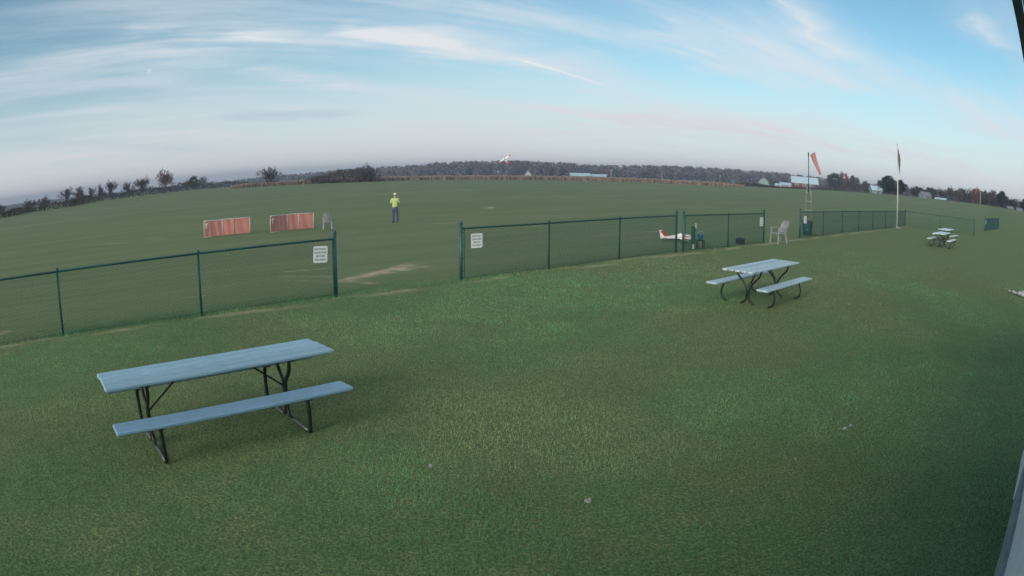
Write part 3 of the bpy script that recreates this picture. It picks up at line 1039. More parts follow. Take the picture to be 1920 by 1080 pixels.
for s in (-1, 1):       # hands: palm, four fingers and thumb closing on the transmitter
    hv, he, hr = [(s * 0.10, 0.30, 1.12), (s * 0.085, 0.35, 1.12)], [(0, 1)], [0.028, 0.034]
    for k in range(4):
        z = 1.145 - k * 0.02
        i = len(hv)
        hv += [(s * 0.085, 0.39 - 0.005 * k, z), (s * 0.06, 0.415 - 0.006 * k, z), (s * 0.035, 0.41 - 0.006 * k, z)]
        he += [(1, i), (i, i + 1), (i + 1, i + 2)]
        hr += [0.010, 0.0095, 0.008]
    i = len(hv)
    hv += [(s * 0.07, 0.345, 1.155), (s * 0.05, 0.37, 1.165)]
    he += [(1, i), (i, i + 1)]
    hr += [0.012, 0.010]
    link('hand', skin_mesh('hand', hv, he, hr, 1), skin_c, man)
sv_ = [(0, 0, 0.86), (0, -0.006, 1.08), (0, -0.016, 1.25), (0, -0.02, 1.40), (0, -0.012, 1.47), (-0.175, -0.015, 1.42), (-0.235, 0.0, 1.27), (-0.245, 0.02, 1.18), (0.175, -0.015, 1.42), (0.235, 0.0, 1.27), (0.25, 0.02, 1.18)]
se_ = [(0, 1), (1, 2), (2, 3), (3, 4), (3, 5), (5, 6), (6, 7), (3, 8), (8, 9), (9, 10)]
sr_ = [(0.195, 0.14), (0.195, 0.15), (0.195, 0.14), (0.185, 0.125), 0.085, 0.09, 0.078, 0.08, 0.09, 0.078, 0.08]
link('shirt', skin_mesh('shirt', sv_, se_, sr_), hiviz_m, man)
jv = [(0, 0.0, 0.96), (0, 0, 0.87), (-0.10, 0, 0.80), (-0.108, 0.01, 0.50), (-0.112, -0.015, 0.10), (-0.112, -0.01, 0.05), (0.10, 0, 0.80), (0.128, 0.015, 0.50), (0.138, -0.005, 0.10), (0.138, 0.0, 0.05)]
je = [(0, 1), (1, 2), (2, 3), (3, 4), (4, 5), (1, 6), (6, 7), (7, 8), (8, 9)]
jr = [(0.165, 0.12), (0.165, 0.125), 0.10, 0.08, 0.068, 0.072, 0.10, 0.08, 0.068, 0.072]
link('jeans', skin_mesh('jeans', jv, je, jr), jeans_m, man)
MB().loft([[(0.172 * math.cos(a), 0.128 * math.sin(a), z) for a in np.linspace(0, 2 * math.pi, 16, endpoint=False)] for z in (0.925, 0.965)]).build('belt', belt_m, man)
for s in (-1, 1):
    link('shoe', skin_mesh('shoe', [(s * 0.125, -0.04, 0.055), (s * 0.13, 0.06, 0.045), (s * 0.14, 0.17, 0.035)], [(0, 1), (1, 2)], [(0.05, 0.05), (0.05, 0.045), (0.045, 0.032)], 1), shoe_m, man)
hd = Vector((0, 0.035, 1.66))
link('hair', skin_mesh('hair', [tuple(hd + Vector((0, -0.025, -0.05))), tuple(hd + Vector((0, -0.02, 0.04)))], [(0, 1)], [(0.074, 0.072), (0.08, 0.085)], 2), hair_m, man)
cp = MB().lathe([(0.101, 1.675), (0.103, 1.70), (0.096, 1.74), (0.075, 1.775), (0.04, 1.795), (0.008, 1.80)], 16, 0, 0.035)
cp.add([(-0.075, 0.115, 1.683), (0.075, 0.115, 1.683), (0.06, 0.205, 1.672), (-0.06, 0.205, 1.672), (-0.075, 0.115, 1.690), (0.075, 0.115, 1.690), (0.06, 0.205, 1.679), (-0.06, 0.205, 1.679)],
       [(0, 1, 2, 3), (4, 7, 6, 5), (0, 4, 5, 1), (1, 5, 6, 2), (2, 6, 7, 3), (3, 7, 4, 0)])
cp.build('cap', cap_m, man, True)
tx = thing('radio_transmitter', 'dark radio transmitter held in front by the standing person', 'transmitter', (-6.97, 40.5, pz), R(10))
MB().box(-0.085, 0.085, 0.352, 0.40, 1.06, 1.20, 0.012).build('case', belt_m, tx)
for s in (-1, 1):
    MB().tube([(s * 0.045, 0.35, 1.15), (s * 0.045, 0.325, 1.155)], 0.006, 6).build('stick', galv_m, tx)
MB().tube([(0.03, 0.38, 1.20), (0.05, 0.42, 1.34)], 0.004, 6).build('antenna', belt_m, tx)

# ------------------------------------------------------------------ model planes
plane_w = material('white_film', (0.72, 0.72, 0.74), rough=0.3, var=0.05, vscale=5)
plane_r = material('red_film', (0.45, 0.03, 0.04), rough=0.3, var=0.1, vscale=5)
plane_d = material('dark_film', (0.045, 0.035, 0.075), rough=0.3, var=0.15)
tyre_m = material('black_rubber', (0.015, 0.015, 0.016), rough=0.8)


def ring(x, cz, hy, hz, n=12, sq=2.6):
    out = []
    for k in range(n):
        a = 2 * math.pi * k / n
        ca, sa = math.cos(a), math.sin(a)
        out.append((x, hy * abs(ca) ** (2 / sq) * (1 if ca > 0 else -1), cz + hz * abs(sa) ** (2 / sq) * (1 if sa > 0 else -1)))
    return out


def wing(x0, x1, y0, y1, z0, z1, chord_tip, th, sweep=0.0, n=8):
    """tapered airfoil panel from root y0 to tip y1"""
    rings = []
    for (y, z, c, xo) in ((y0, z0, x1 - x0, 0.0), (y1, z1, chord_tip, sweep)):
        xs = [1, 0.7, 0.35, 0.1, 0, 0.1, 0.35, 0.7]
        zs = [0, 0.55, 1.0, 0.7, 0, -0.35, -0.4, -0.2]
        rings.append([(x0 + xo + c * a, y, z + th * b) for a, b in zip(xs, zs)])
    return rings


def model_plane(label, name='model_plane', scale=1.0, trainer=False):
    p = thing(name, label, 'model plane')
    fz = 0.17
    fus = MB()
    fus.loft([ring(0.60, fz, 0.035, 0.035), ring(0.52, fz, 0.055, 0.058), ring(0.36, fz + 0.005, 0.07, 0.088), ring(0.16, fz + 0.018, 0.072, 0.10), ring(-0.05, fz + 0.014, 0.066, 0.09), ring(-0.35, fz, 0.042, 0.060), ring(-0.62, fz - 0.005, 0.018, 0.032)])
    fus.build('fuselage', plane_w, p, True)
    MB().loft([ring(0.30, fz + 0.075, 0.03, 0.012), ring(0.20, fz + 0.095, 0.045, 0.035), ring(0.05, fz + 0.10, 0.045, 0.042), ring(-0.08, fz + 0.085, 0.03, 0.02)]).build('canopy', plane_w if not trainer else plane_d, p, True)
    MB().loft([ring(0.602, fz, 0.037, 0.037), ring(0.585, fz, 0.046, 0.046), ring(0.50, fz + 0.004, 0.0605, 0.064), ring(0.40, fz + 0.02, 0.063, 0.058)]).build('cowl', plane_r if not trainer else plane_w, p, True)
    MB().lathe([(0.032, 0.0), (0.024, 0.035), (0.004, 0.06)], 12).build('spinner', plane_r, p, True).matrix_basis = Matrix.Translation((0.60, 0, fz)) @ Matrix.Rotation(R(90), 4, 'Y')
    pr = MB()
    for s in (-1, 1):
        pr.loft([[(0.625 + 0.006 * k, s * 0.02 - 0.012, fz + 0.0 * k) for k in (0, 1)] + [(0.631, s * 0.02 + 0.012, fz + 0.004), (0.625, s * 0.02 + 0.012, fz + 0.004)],
                 [(0.625, s * 0.02 - 0.014, fz + s * 0.08), (0.631, s * 0.02 - 0.014, fz + s * 0.08), (0.631, s * 0.02 + 0.014, fz + s * 0.08), (0.625, s * 0.02 + 0.014, fz + s * 0.08)],
                 [(0.627, s * 0.01 - 0.006, fz + s * 0.15), (0.630, s * 0.01 - 0.006, fz + s * 0.15), (0.630, s * 0.01 + 0.006, fz + s * 0.15), (0.627, s * 0.01 + 0.006, fz + s * 0.15)]])
    pr.build('propeller', tyre_m, p)
    wz = fz + 0.095 if trainer else fz - 0.05
    for s in (-1, 1):
        w_ = MB().loft(wing(0.02, 0.30, s * 0.04, s * 0.74, wz, wz + 0.05, 0.20, 0.03, 0.01)).build('wing', plane_w, p)
        MB().loft(wing(0.028, 0.298, s * 0.56, s * 0.742, wz + 0.0385, wz + 0.0515, 0.203, 0.033, 0.007)).build('tip_panel', plane_r, w_)
        MB().loft(wing(-0.62, -0.45, s * 0.015, s * 0.27, fz + 0.02, fz + 0.02, 0.11, 0.008, 0.03)).build('tailplane', plane_w if not trainer else plane_r, p)
    MB().loft([ring(0.30, fz - 0.052, 0.064, 0.040), ring(0.05, fz - 0.046, 0.066, 0.040), ring(-0.30, fz - 0.034, 0.046, 0.030), ring(-0.60, fz - 0.02, 0.020, 0.020)]).build('belly_panel', plane_d, p, True)
    for s in (-1, 1):
        MB().add([(0.56, s * 0.0585, fz - 0.005), (0.22, s * 0.0745, fz + 0.02), (-0.04, s * 0.0705, fz + 0.015), (0.22, s * 0.0750, fz + 0.052), (0.56, s * 0.060, fz + 0.02), (0.56, s * 0.05, fz), (0.22, s * 0.06, fz + 0.03), (-0.04, s * 0.055, fz + 0.02)], [(0, 1, 3, 4), (1, 2, 3), (0, 5, 6, 1), (4, 3, 6, 5), (1, 6, 7, 2), (3, 2, 7, 6), (0, 4, 5)]).build('side_stripe', plane_r, p)
    fin = MB().prism([(-0.64, fz - 0.03), (-0.36, fz + 0.035), (-0.57, fz + 0.27), (-0.68, fz + 0.28)], 'y', -0.007, 0.007).build('fin', plane_w, p)
    MB().prism([(-0.50, fz + 0.045), (-0.385, fz + 0.065), (-0.555, fz + 0.255), (-0.645, fz + 0.255)], 'y', -0.009, 0.009).build('stripe', plane_r, fin)
    for s in (-1, 1):
        MB().tube([(0.22, s * 0.03, fz - 0.06), (0.25, s * 0.15, 0.05)], 0.005, 6).build('gear_leg', galv_m, p)
        wh = MB().lathe([(0.025, -0.012), (0.042, -0.010), (0.045, 0), (0.042, 0.010), (0.025, 0.012)], 14).build('wheel', tyre_m, p, True)
        wh.matrix_basis = Matrix.Translation((0.25, s * 0.165, 0.045)) @ Matrix.Rotation(R(90), 4, 'X')
        MB().loft([ring(0.33, 0.055, 0.012, 0.015), ring(0.27, 0.065, 0.026, 0.036), ring(0.17, 0.055, 0.012, 0.014)]).build('wheel_pant', plane_w, p, True).location = (0, s * 0.165, 0.012)
    MB().tube([(-0.56, 0, fz - 0.03), (-0.60, 0, 0.012)], 0.004, 6).build('tail_gear', galv_m, p)
    p.scale = (scale,) * 3
    return p


pk = model_plane('white model plane with red-striped fin parked behind the fence', scale=1.08)
pk.location = (6.15, 24.75, float(tz(6.15, 24.75)))
pk.rotation_euler = (0, R(-3.0), R(-4))
fl = model_plane('white and red model plane banking in flight above the far woods', trainer=True)
uz_ = Vector((-0.30, -0.72, 0.62)).normalized()           # banked: the top of the wing is turned to the camera
wy_ = Vector((0.80, 0.0, 0.60))
wy_ = (wy_ - uz_ * wy_.dot(uz_)).normalized()
if wy_.cross(uz_).x > 0:
    wy_ = -wy_
fx_ = wy_.cross(uz_)
fl.matrix_basis = Matrix.Translation((-0.75, 75, 3.42)) @ Matrix((fx_, wy_, uz_)).transposed().to_4x4()

# ------------------------------------------------------------------ small things by the fence
black_m = material('black_plastic', (0.016, 0.018, 0.024), rough=0.5, var=0.2)
bx = thing('flight_case', 'small black carrying case on the grass behind the short fence', 'case', (8.75, 24.95, float(tz(8.75, 24.95))), R(14))
MB().box(-0.17, 0.17, -0.10, 0.10, 0.0, 0.17, 0.012).build('case_body', black_m, bx)
MB().prism([(-0.165, 0.172), (0.165, 0.172), (0.12, 0.215), (-0.12, 0.215)], 'y', -0.095, 0.095).build('case_lid', black_m, bx)
MB().tube(smooth_path([(-0.06, 0, 0.213), (-0.05, 0, 0.25), (0.05, 0, 0.25), (0.06, 0, 0.213)]), 0.009, 6).build('handle', black_m, bx)
for s in (-1, 1):
    MB().box(s * 0.10 - 0.02, s * 0.10 + 0.02, -0.106, -0.1005, 0.14, 0.185).build('latch', galv_m, bx)

green_m = material('green_painted_post', (0.018, 0.10, 0.062), rough=0.6, var=0.2)
pale_m = material('pale_green_plastic', (0.55, 0.66, 0.56), rough=0.5, var=0.1)
blue_m = material('blue_plastic', (0.05, 0.26, 0.45), rough=0.45, var=0.2)
hy = thing('water_hydrant', 'green post hydrant with pale handle behind the short fence', 'hydrant', (6.16, 22.72, 0), R(10))
MB().box(-0.055, 0.055, -0.05, 0.05, -0.05, 0.78, 0.01).build('post', green_m, hy)
MB().tube([(0.08, 0, 0.08), (0.08, 0, 0.74)], 0.016, 8).build('pipe', galv_m, hy, True)
MB().loft([[(0.105 + a, b, z) for a, b in ((-r_, -0.02), (r_, -0.02), (r_, 0.02), (-r_, 0.02))] for r_, z in ((0.014, 0.70), (0.030, 0.74), (0.028, 0.86), (0.012, 0.89))]).build('pump_handle', pale_m, hy)
MB().tube(smooth_path([(0.08, -0.01, 0.66), (0.08, -0.09, 0.665), (0.08, -0.13, 0.60)]), 0.015, 8).build('spout', galv_m, hy, True)
MB().box(-0.04, 0.03, -0.075, -0.051, 0.0, 0.17, 0.008).build('foot_plate', paper_m, hy)
bk = thing('blue_bucket', 'bright blue bucket on a small dark stand next to the hydrant post', 'bucket', (6.50, 22.93, 0), 0)
MB().lathe([(0.085, 0.30), (0.115, 0.48), (0.12, 0.485), (0.105, 0.48), (0.08, 0.32)], 16).build('pail', blue_m, bk, True)
MB().tube(smooth_path([(-0.112, 0, 0.475), (-0.09, -0.05, 0.56), (0, -0.07, 0.60), (0.09, -0.05, 0.56), (0.112, 0, 0.475)]), 0.006, 6).build('bail', pale_m, bk, True)
MB().box(-0.14, 0.14, -0.12, 0.12, 0.265, 0.298, 0.005).build('stand_top', black_m, bk)
for sx in (-1, 1):
    for sy in (-1, 1):
        MB().box(sx * 0.115 - 0.015, sx * 0.115 + 0.015, sy * 0.095 - 0.015, sy * 0.095 + 0.015, 0, 0.264).build('stand_leg', black_m, bk)

barrel_m = material('teal_barrel', (0.012, 0.060, 0.070), rough=0.45, var=0.2)
bag_m = material('dark_violet_bag', (0.05, 0.045, 0.09), rough=0.35, var=0.2)
cn = thing('trash_barrel', 'dark teal trash barrel with a bag over its rim behind the fence sign', 'trash barrel', (14.42, 30.35, float(tz(14.42, 30.35))), 0)
MB().lathe([(0.235, 0.0), (0.245, 0.02), (0.262, 0.20), (0.272, 0.22), (0.265, 0.24), (0.275, 0.44), (0.284, 0.46), (0.277, 0.48), (0.285, 0.66), (0.295, 0.67)], 20).build('barrel', barrel_m, cn, True)
lr = []
for z, r_ in ((0.60, 0.302), (0.68, 0.305), (0.705, 0.29), (0.70, 0.25), (0.62, 0.22)):
    lr.append([((r_ + 0.012 * math.sin(k * 2.1)) * math.cos(2 * math.pi * k / 24), (r_ + 0.012 * math.sin(k * 2.1)) * math.sin(2 * math.pi * k / 24), z + (0.03 * math.sin(k * 1.7) if z == 0.60 else 0)) for k in range(24)])
MB().loft(lr).build('bag', bag_m, cn)
MB().tube(smooth_path([(0.1, 0.30, 0.66), (0.14, 0.33, 0.8), (0.16, 0.31, 0.93), (0.10, 0.30, 0.97)]), 0.014, 6).build('hook_arm', black_m, cn, True)

# ------------------------------------------------------------------ windsock
sock_m = material('faded_orange_sock', (0.42, 0.185, 0.185), rough=0.8, var=0.05, vscale=1.5)
steel_m = material('galvanised_steel', (0.36, 0.39, 0.42), rough=0.45, var=0.15, metal=0.4)
wx, wy = math.sin(R(25.45)) * 44, math.cos(R(25.45)) * 44
wz_ = float(tz(wx, wy))
ws = thing('windsock', 'faded orange windsock hanging from a slim steel mast', 'windsock', (wx, wy, wz_), R(-25.45))
top = 4.56 - wz_
tw = 2.50 - wz_
for sx, sy in ((-1, -1), (1, -1), (1, 1), (-1, 1)):
    MB().tube([(sx * 0.23, sy * 0.23, 0), (sx * 0.17, sy * 0.17, tw * 0.8), (sx * 0.03, sy * 0.03, tw)], 0.016, 6).build('tower_leg', steel_m, ws, True)
for k in range(4):
    z = tw * (0.12 + 0.22 * k)
    h = 0.225 - 0.058 * z / tw
    MB().tube([(-h, -h, z), (h, -h, z), (h, h, z), (-h, h, z), (-h, -h, z)], 0.008, 5).build('cross_brace', steel_m, ws)
MB().tube([(0, 0, tw * 0.75), (0, 0, top - 0.28)], 0.028, 8).build('mast', pipe_m, ws, True)
MB().tube([(0, 0, top - 0.28), (0, 0, top)], 0.042, 8).build('bearing', pipe_m, ws, True)
hoop = [(0.09 + 0.11 + 0.11 * math.cos(a) * 0.6, 0.11 * math.sin(a), top - 0.03 + 0.09 * math.cos(a)) for a in np.linspace(0, 2 * math.pi, 13)]
MB().tube([(0, 0, top - 0.1), (0.09, 0, top - 0.09)] , 0.012, 6).build('hoop_arm', steel_m, ws)
sr = []
for k in range(9):
    s = k / 8
    c = Vector((0.30 + 0.20 * s + 0.34 * s ** 1.6, 0.03 * math.sin(s * 5), top - 0.03 - 0.34 * s - 1.0 * s ** 1.15))
    tdir = Vector((0.2 + 0.54 * s ** 0.6, 0, -0.3 - 1.03 * s ** 0.15)).normalized()
    sd_ = Vector((0, 1, 0))
    nn = tdir.cross(sd_).normalized()
    r0 = 0.205 - 0.075 * s
    sr.append([c + sd_ * math.cos(a) * r0 * (0.85 + 0.15 * math.sin(s * 9)) + nn * math.sin(a) * r0 * (1 - 0.28 * s + 0.06 * math.sin(3 * a + 4 * s)) for a in np.linspace(0, 2 * math.pi, 14, endpoint=False)])
MB().loft(sr, caps=False).build('sock', sock_m, ws, True)
MB().tube([tuple(q) for q in sr[0]] + [tuple(sr[0][0])], 0.012, 6).build('hoop', steel_m, ws, True)

# ------------------------------------------------------------------ flagpole and flag
fx, fy = 27.50, 40.75
alu_m = material('white_flagpole_paint', (0.48, 0.49, 0.48), rough=0.35, var=0.08)
fp = thing('flagpole', 'tall thin white flagpole standing at the fence', 'flagpole', (fx, fy, 0), R(-33.8))
MB().tube([(0, 0, 0), (0, 0, 2.5), (0, 0, 6.02)], [0.052, 0.046, 0.030], 12).build('pole', alu_m, fp, True)
MB().lathe([(0.30, -0.03), (0.30, 0.05), (0.27, 0.06), (0.075, 0.065)], 16).build('footing', conc_m, fp)
MB().lathe([(0.0, 6.02), (0.04, 6.03), (0.055, 6.07), (0.04, 6.11), (0.0, 6.12)], 12).build('finial', alu_m, fp, True)
MB().tube([(0.055, -0.02, 1.2), (0.06, -0.02, 5.9)], 0.004, 5).build('halyard', pvc_m, fp)
fm = bpy.data.materials.new('flag_cloth')
fm.use_nodes = True
t = NT(fm.node_tree)
P = t.n('BsdfPrincipled')
P.inputs['Roughness'].default_value = 0.8
uv = t.n('UVMap')
uv.uv_map = 'UVMap'
sp = t.n('SeparateXYZ')
t.put(sp.inputs[0], uv.outputs[0])
stripe = t.m('GREATER_THAN', t.m('FRACT', t.m('MULTIPLY', sp.outputs[1], 6.5)), 0.5)
cloth = t.mix(stripe, (0.28, 0.28, 0.32), (0.10, 0.012, 0.03))  # white and red darkened, backlit shade painted into the cloth colour
canton = t.m('MULTIPLY', t.m('LESS_THAN', sp.outputs[0], 0.42), t.m('GREATER_THAN', sp.outputs[1], 0.4615))
su = t.m('SUBTRACT', t.m('FRACT', t.m('MULTIPLY', sp.outputs[0], 14.0)), 0.5)
sv2 = t.m('SUBTRACT', t.m('FRACT', t.m('MULTIPLY', sp.outputs[1], 11.0)), 0.5)
star = t.m('LESS_THAN', t.m('ADD', t.m('MULTIPLY', su, su), t.m('MULTIPLY', sv2, sv2)), 0.06)
cant = t.mix(star, (0.008, 0.012, 0.045), (0.35, 0.35, 0.38))
t.put(P.inputs['Base Color'], t.mix(canton, cloth, cant))
t.t.links.new(P.outputs[0], t.n('OutputMaterial').inputs[0])
fo = MB()
nu, nvv = 24, 14
vs, uvs = [], []
for j in range(nvv + 1):
    for i in range(nu + 1):
        u_, v_ = i / nu, j / nvv
        hang = 1.12 * u_ ** 0.9
        x = 0.05 + 0.30 * (1 - (1 - u_) ** 1.6) * (0.55 + 0.45 * v_) * (0.80 + 0.2 * math.sin(6 * u_ + 2))
        y = 0.11 * math.sin(u_ * 13 + v_ * 2.0) * u_ ** 0.5 + 0.03 * math.sin(u_ * 27 + v_ * 4)
        z = 5.86 - 0.92 * (1 - v_) - hang * (0.9 + 0.2 * math.sin(v_ * 4)) - 0.10 * u_ * math.sin(9 * u_)
        x *= 0.75 + 0.3 * v_ * (1 - u_)
        vs.append((x, y, z))
        uvs.append((u_, v_))
fs = [(j * (nu + 1) + i, j * (nu + 1) + i + 1, (j + 1) * (nu + 1) + i + 1, (j + 1) * (nu + 1) + i) for j in range(nvv) for i in range(nu)]
fme = bpy.data.meshes.new('flag')
fme.from_pydata(vs, [], fs)
ul = fme.uv_layers.new(name='UVMap')
for lp in fme.loops:
    ul.data[lp.index].uv = uvs[lp.vertex_index]
fme.polygons.foreach_set('use_smooth', [True] * len(fme.polygons))
fg = link('flag', fme, fm)
fg.location = (fx, fy, 0)
fg.rotation_euler = (0, 0, R(-33.8))
tag(fg, 'limp flag of stripes and dark blue corner hanging on the flagpole', 'flag')

# ------------------------------------------------------------------ fallen leaves and a stone bed on the lawn
leaf_m = material('dry_leaf', (0.40, 0.40, 0.39), rough=0.8, var=0.3, vscale=20)


def leaf(label, x, y, size, rz, curl):
    vs, fs = [], []
    prof = [(-0.5, 0.06), (-0.3, 0.30), (-0.05, 0.42), (0.15, 0.34), (0.35, 0.18), (0.52, 0.02)]
    for (px, w) in prof:
        for k in (-1, -0.5, 0, 0.5, 1):
            vs.append((px * size, k * w * size, 0.028 + size * (curl * (k * w) ** 2 * 3.2 + 0.5 * curl * px * px + 0.05 * math.sin(px * 9 + k * 3))))
    for i in range(len(prof) - 1):
        for k in range(4):
            a = i * 5 + k
            fs.append((a, a + 1, a + 6, a + 5))
    o = thing('fallen_leaf', label, 'leaf', (x, y, float(tz(x, y))), rz, 'dry leaves on the lawn')
    b = MB().add(vs, fs)
    b.build('blade', leaf_m, o)
    MB().tube([(-0.5 * size, 0, 0.028 + 0.12 * size * curl), (-0.85 * size, 0.06 * size, 0.022)], 0.0015, 5).build('stalk', leaf_m, o)


leaf('small pale dry leaf on the lawn right of the nearest picnic table', -0.69, 5.42, 0.052, 0.6, 1.2)
leaf('pale curled leaf on the grass at bottom centre', 0.60, 4.76, 0.062, 2.3, 1.4)
leaf('tiny pale leaf on the grass right of the bottom centre leaf', 1.83, 4.78, 0.034, 1.1, 1.0)
leaf('elongated dry leaf on the lawn below the middle picnic table', 3.55, 5.87, 0.07, -0.4, 0.9)
leaf('thin pale leaf lying just beside the elongated one', 3.68, 5.95, 0.06, 0.2, 1.1)
leaf('small grey leaf on the worn patch of lawn at lower right', 2.66, 5.30, 0.036, 1.8, 0.8)

stone_m = material('pale_stone', (0.50, 0.50, 0.52), rough=0.85, var=0.3, vscale=12, bump=0.3)
g = np.random.default_rng(8)
V, F = [], []
for k in range(260):
    cx, cy = 15.0 + abs(g.normal(0, 0.55)) , 13.75 + g.normal(0, 0.28)
    r_ = g.uniform(0.025, 0.075)
    o = len(V)
    for (ax, ay, az_) in ((1, 0, 0), (0, 1, 0), (-1, 0, 0), (0, -1, 0), (0, 0, 1), (0, 0, -1), (.7, .7, .5), (-.7, .6, .5), (-.6, -.7, .5), (.7, -.6, .5)):
        j = g.uniform(0.75, 1.2)
        V.append((cx + ax * r_ * j, cy + ay * r_ * j, 0.02 + az_ * r_ * 0.7 * j + r_ * 0.3))
    F += [(o + a, o + b, o + c_) for a, b, c_ in ((0, 6, 9), (6, 1, 7), (7, 2, 8), (8, 3, 9), (4, 6, 7), (4, 7, 8), (4, 8, 9), (4, 9, 6), (0, 1, 6), (1, 2, 7), (2, 3, 8), (3, 0, 9), (5, 1, 0), (5, 2, 1), (5, 3, 2), (5, 0, 3))]
tag(link('gravel', np_mesh('gravel', np.array(V), np.array(F)), stone_m), 'bed of pale stones on the lawn at the right edge', 'gravel', kind='stuff')

# ------------------------------------------------------------------ trees
def tree_parts(seed, leafy, leaf_size, spread, levels=4, leaf_flat=0.8, trunk_frac=0.28, up=0.55, full=False):
    """unit-height tree: branch mesh and a crown of leaf-sized faces (numpy arrays)"""
    g = np.random.default_rng(seed)
    br, tips = [], []

    def grow(p, d, L, r, lv):
        n = 3
        q = p
        for i in range(n):
            d2 = d + g.normal(0, 0.13, 3)
            d2[2] += 0.05
            d2 /= np.linalg.norm(d2)
            e = q + d2 * L / n
            r2 = r * (1 - 0.14)
            br.append((q, e, r, r2))
            q, d, r = e, d2, r2
            if lv >= 2:
                tips.append(q)
            if lv == 0:
                for _ in range(2):
                    side(q, d, 0.25 * g.uniform(0.7, 1.1), r * 0.55, 1)
            elif lv < levels and g.uniform() < 0.6:
                side(q, d, L * 0.62, r * 0.6, lv + 1)
        if lv < levels:
            for _ in range(g.integers(2, 4)):
                side(q, d, (0.27 if lv == 0 else L) * g.uniform(0.6, 0.85), r * 0.68, lv + 1)
        else:
            tips.append(q)

    def side(q, d, L, r, lv):
        a = g.normal(0, 1, 3)
        a -= d * (a @ d)
        a /= np.linalg.norm(a) + 1e-9
        nd = d * up + a * spread * g.uniform(0.6, 1.1)
        nd[2] += 0.22
        nd /= np.linalg.norm(nd)
        grow(q, nd, L, r, lv)

    grow(np.zeros(3), np.array([0.0, 0, 1.0]), trunk_frac, 0.022, 0)
    tips = np.array(tips)
    top = tips[:, 2].max()
    k = 1.0 / top
    V, F = [], []
    for (a, b, r0, r1) in br:
        d = (b - a) / (np.linalg.norm(b - a) + 1e-9)
        s1 = np.cross(d, [0.3, 0.9, 0.2])
        s1 /= np.linalg.norm(s1)
        s2 = np.cross(d, s1)
        o = len(V)
        for (c, r) in ((a, r0), (b, r1)):
            r = max(r, 0.0035)
            for q in range(3):
                an = 2 * math.pi * q / 3
                V.append((c + (s1 * math.cos(an) + s2 * math.sin(an)) * r) * k)
        for q in range(3):
            F.append((o + q, o + (q + 1) % 3, o + 3 + (q + 1) % 3, o + 3 + q))
    tips = tips * k
    n = int(leafy)
    if full:
        nc = 46
        cc = g.normal(0, 1, (nc, 3))
        cc /= np.linalg.norm(cc, axis=1, keepdims=True)
        cc *= g.uniform(0.25, 1.0, (nc, 1)) ** 0.4
        w0 = 0.36
        cc = np.stack([cc[:, 0] * w0, cc[:, 1] * w0, 0.54 + cc[:, 2] * 0.40], 1)
        pick = g.integers(0, nc, n)
        rr = g.uniform(0.07, 0.13, nc)[pick]
        u3 = g.normal(0, 1, (n, 3))
        u3 /= np.linalg.norm(u3, axis=1, keepdims=True)
        tips = cc[pick] + u3 * (rr * g.uniform(0.5, 1.0, n))[:, None]
        V = [v * np.array([0.6, 0.6, 0.85]) for v in V]
    LV = np.zeros((0, 3))
    if n:
        c = (tips if full else tips[g.integers(0, len(tips), n)]) + g.normal(0, 0.022, (n, 3)) * np.array([1, 1, leaf_flat])
        c[:, 2] = np.maximum(c[:, 2], 0.10)
        a = g.normal(0, 1, (n, 3))
        a /= np.linalg.norm(a, axis=1, keepdims=True)
        b = np.cross(a, g.normal(0, 1, (n, 3)))
        b /= np.linalg.norm(b, axis=1, keepdims=True)
        s = leaf_size * g.uniform(0.6, 1.3, (n, 1))
        LV = np.stack([c - a * s, c - b * s * 0.6, c + a * s, c + b * s * 0.6], 1).reshape(-1, 3)
    wid = np.abs(tips[:, :2]).max()
    return np.array(V), np.array(F), LV, wid


bark_m = material('bark', (0.075, 0.062, 0.060), rough=0.9, var=0.3, vscale=3)
crown_ms = {'brown': material('brown_leaves', (0.130, 0.095, 0.070), rough=0.9, spec=0.1, var=0.4, vscale=1.2, second=(0.075, 0.065, 0.055)),
            'red': material('rust_leaves', (0.24, 0.095, 0.060), rough=0.9, spec=0.1, vscale=1.2, second=(0.13, 0.075, 0.055)),
            'green': material('dull_green_leaves', (0.050, 0.068, 0.036), rough=0.9, spec=0.1, vscale=1.2, second=(0.032, 0.043, 0.028)),
            'dark': material('dark_evergreen', (0.022, 0.033, 0.022), rough=0.9, spec=0.1, vscale=1.0, second=(0.014, 0.021, 0.017)),
            'grey': material('grey_twigs', (0.110, 0.090, 0.088), rough=0.9, spec=0.1, vscale=1.2, second=(0.075, 0.062, 0.062))}
SPEC = {'bare': (101, 220, 0.016, 0.62, 4, 0.8, 0.24, 0.62, 'grey', 0), 'sparse': (102, 900, 0.020, 0.60, 4, 0.8, 0.20, 0.60, 'brown', 0),
        'rust': (103, 1700, 0.022, 0.72, 4, 0.8, 0.20, 0.58, 'red', 0), 'slender': (104, 1300, 0.022, 0.50, 4, 0.9, 0.14, 0.75, 'brown', 0),
        'round': (105, 3000, 0.030, 0.80, 4, 0.9, 0.16, 0.5, 'brown', 1), 'green': (106, 3000, 0.030, 0.80, 4, 0.9, 0.15, 0.5, 'green', 1),
        'dome': (107, 4200, 0.030, 1.0, 4, 0.9, 0.12, 0.42, 'dark', 1), 'gnarled': (108, 1400, 0.024, 0.75, 4, 0.8, 0.14, 0.5, 'grey', 0),
        'rustround': (109, 2600, 0.028, 0.75, 4, 0.9, 0.18, 0.5, 'red', 1), 'twiggy': (110, 900, 0.02, 0.8, 4, 0.8, 0.10, 0.5, 'grey', 0)}
PROTO = {}
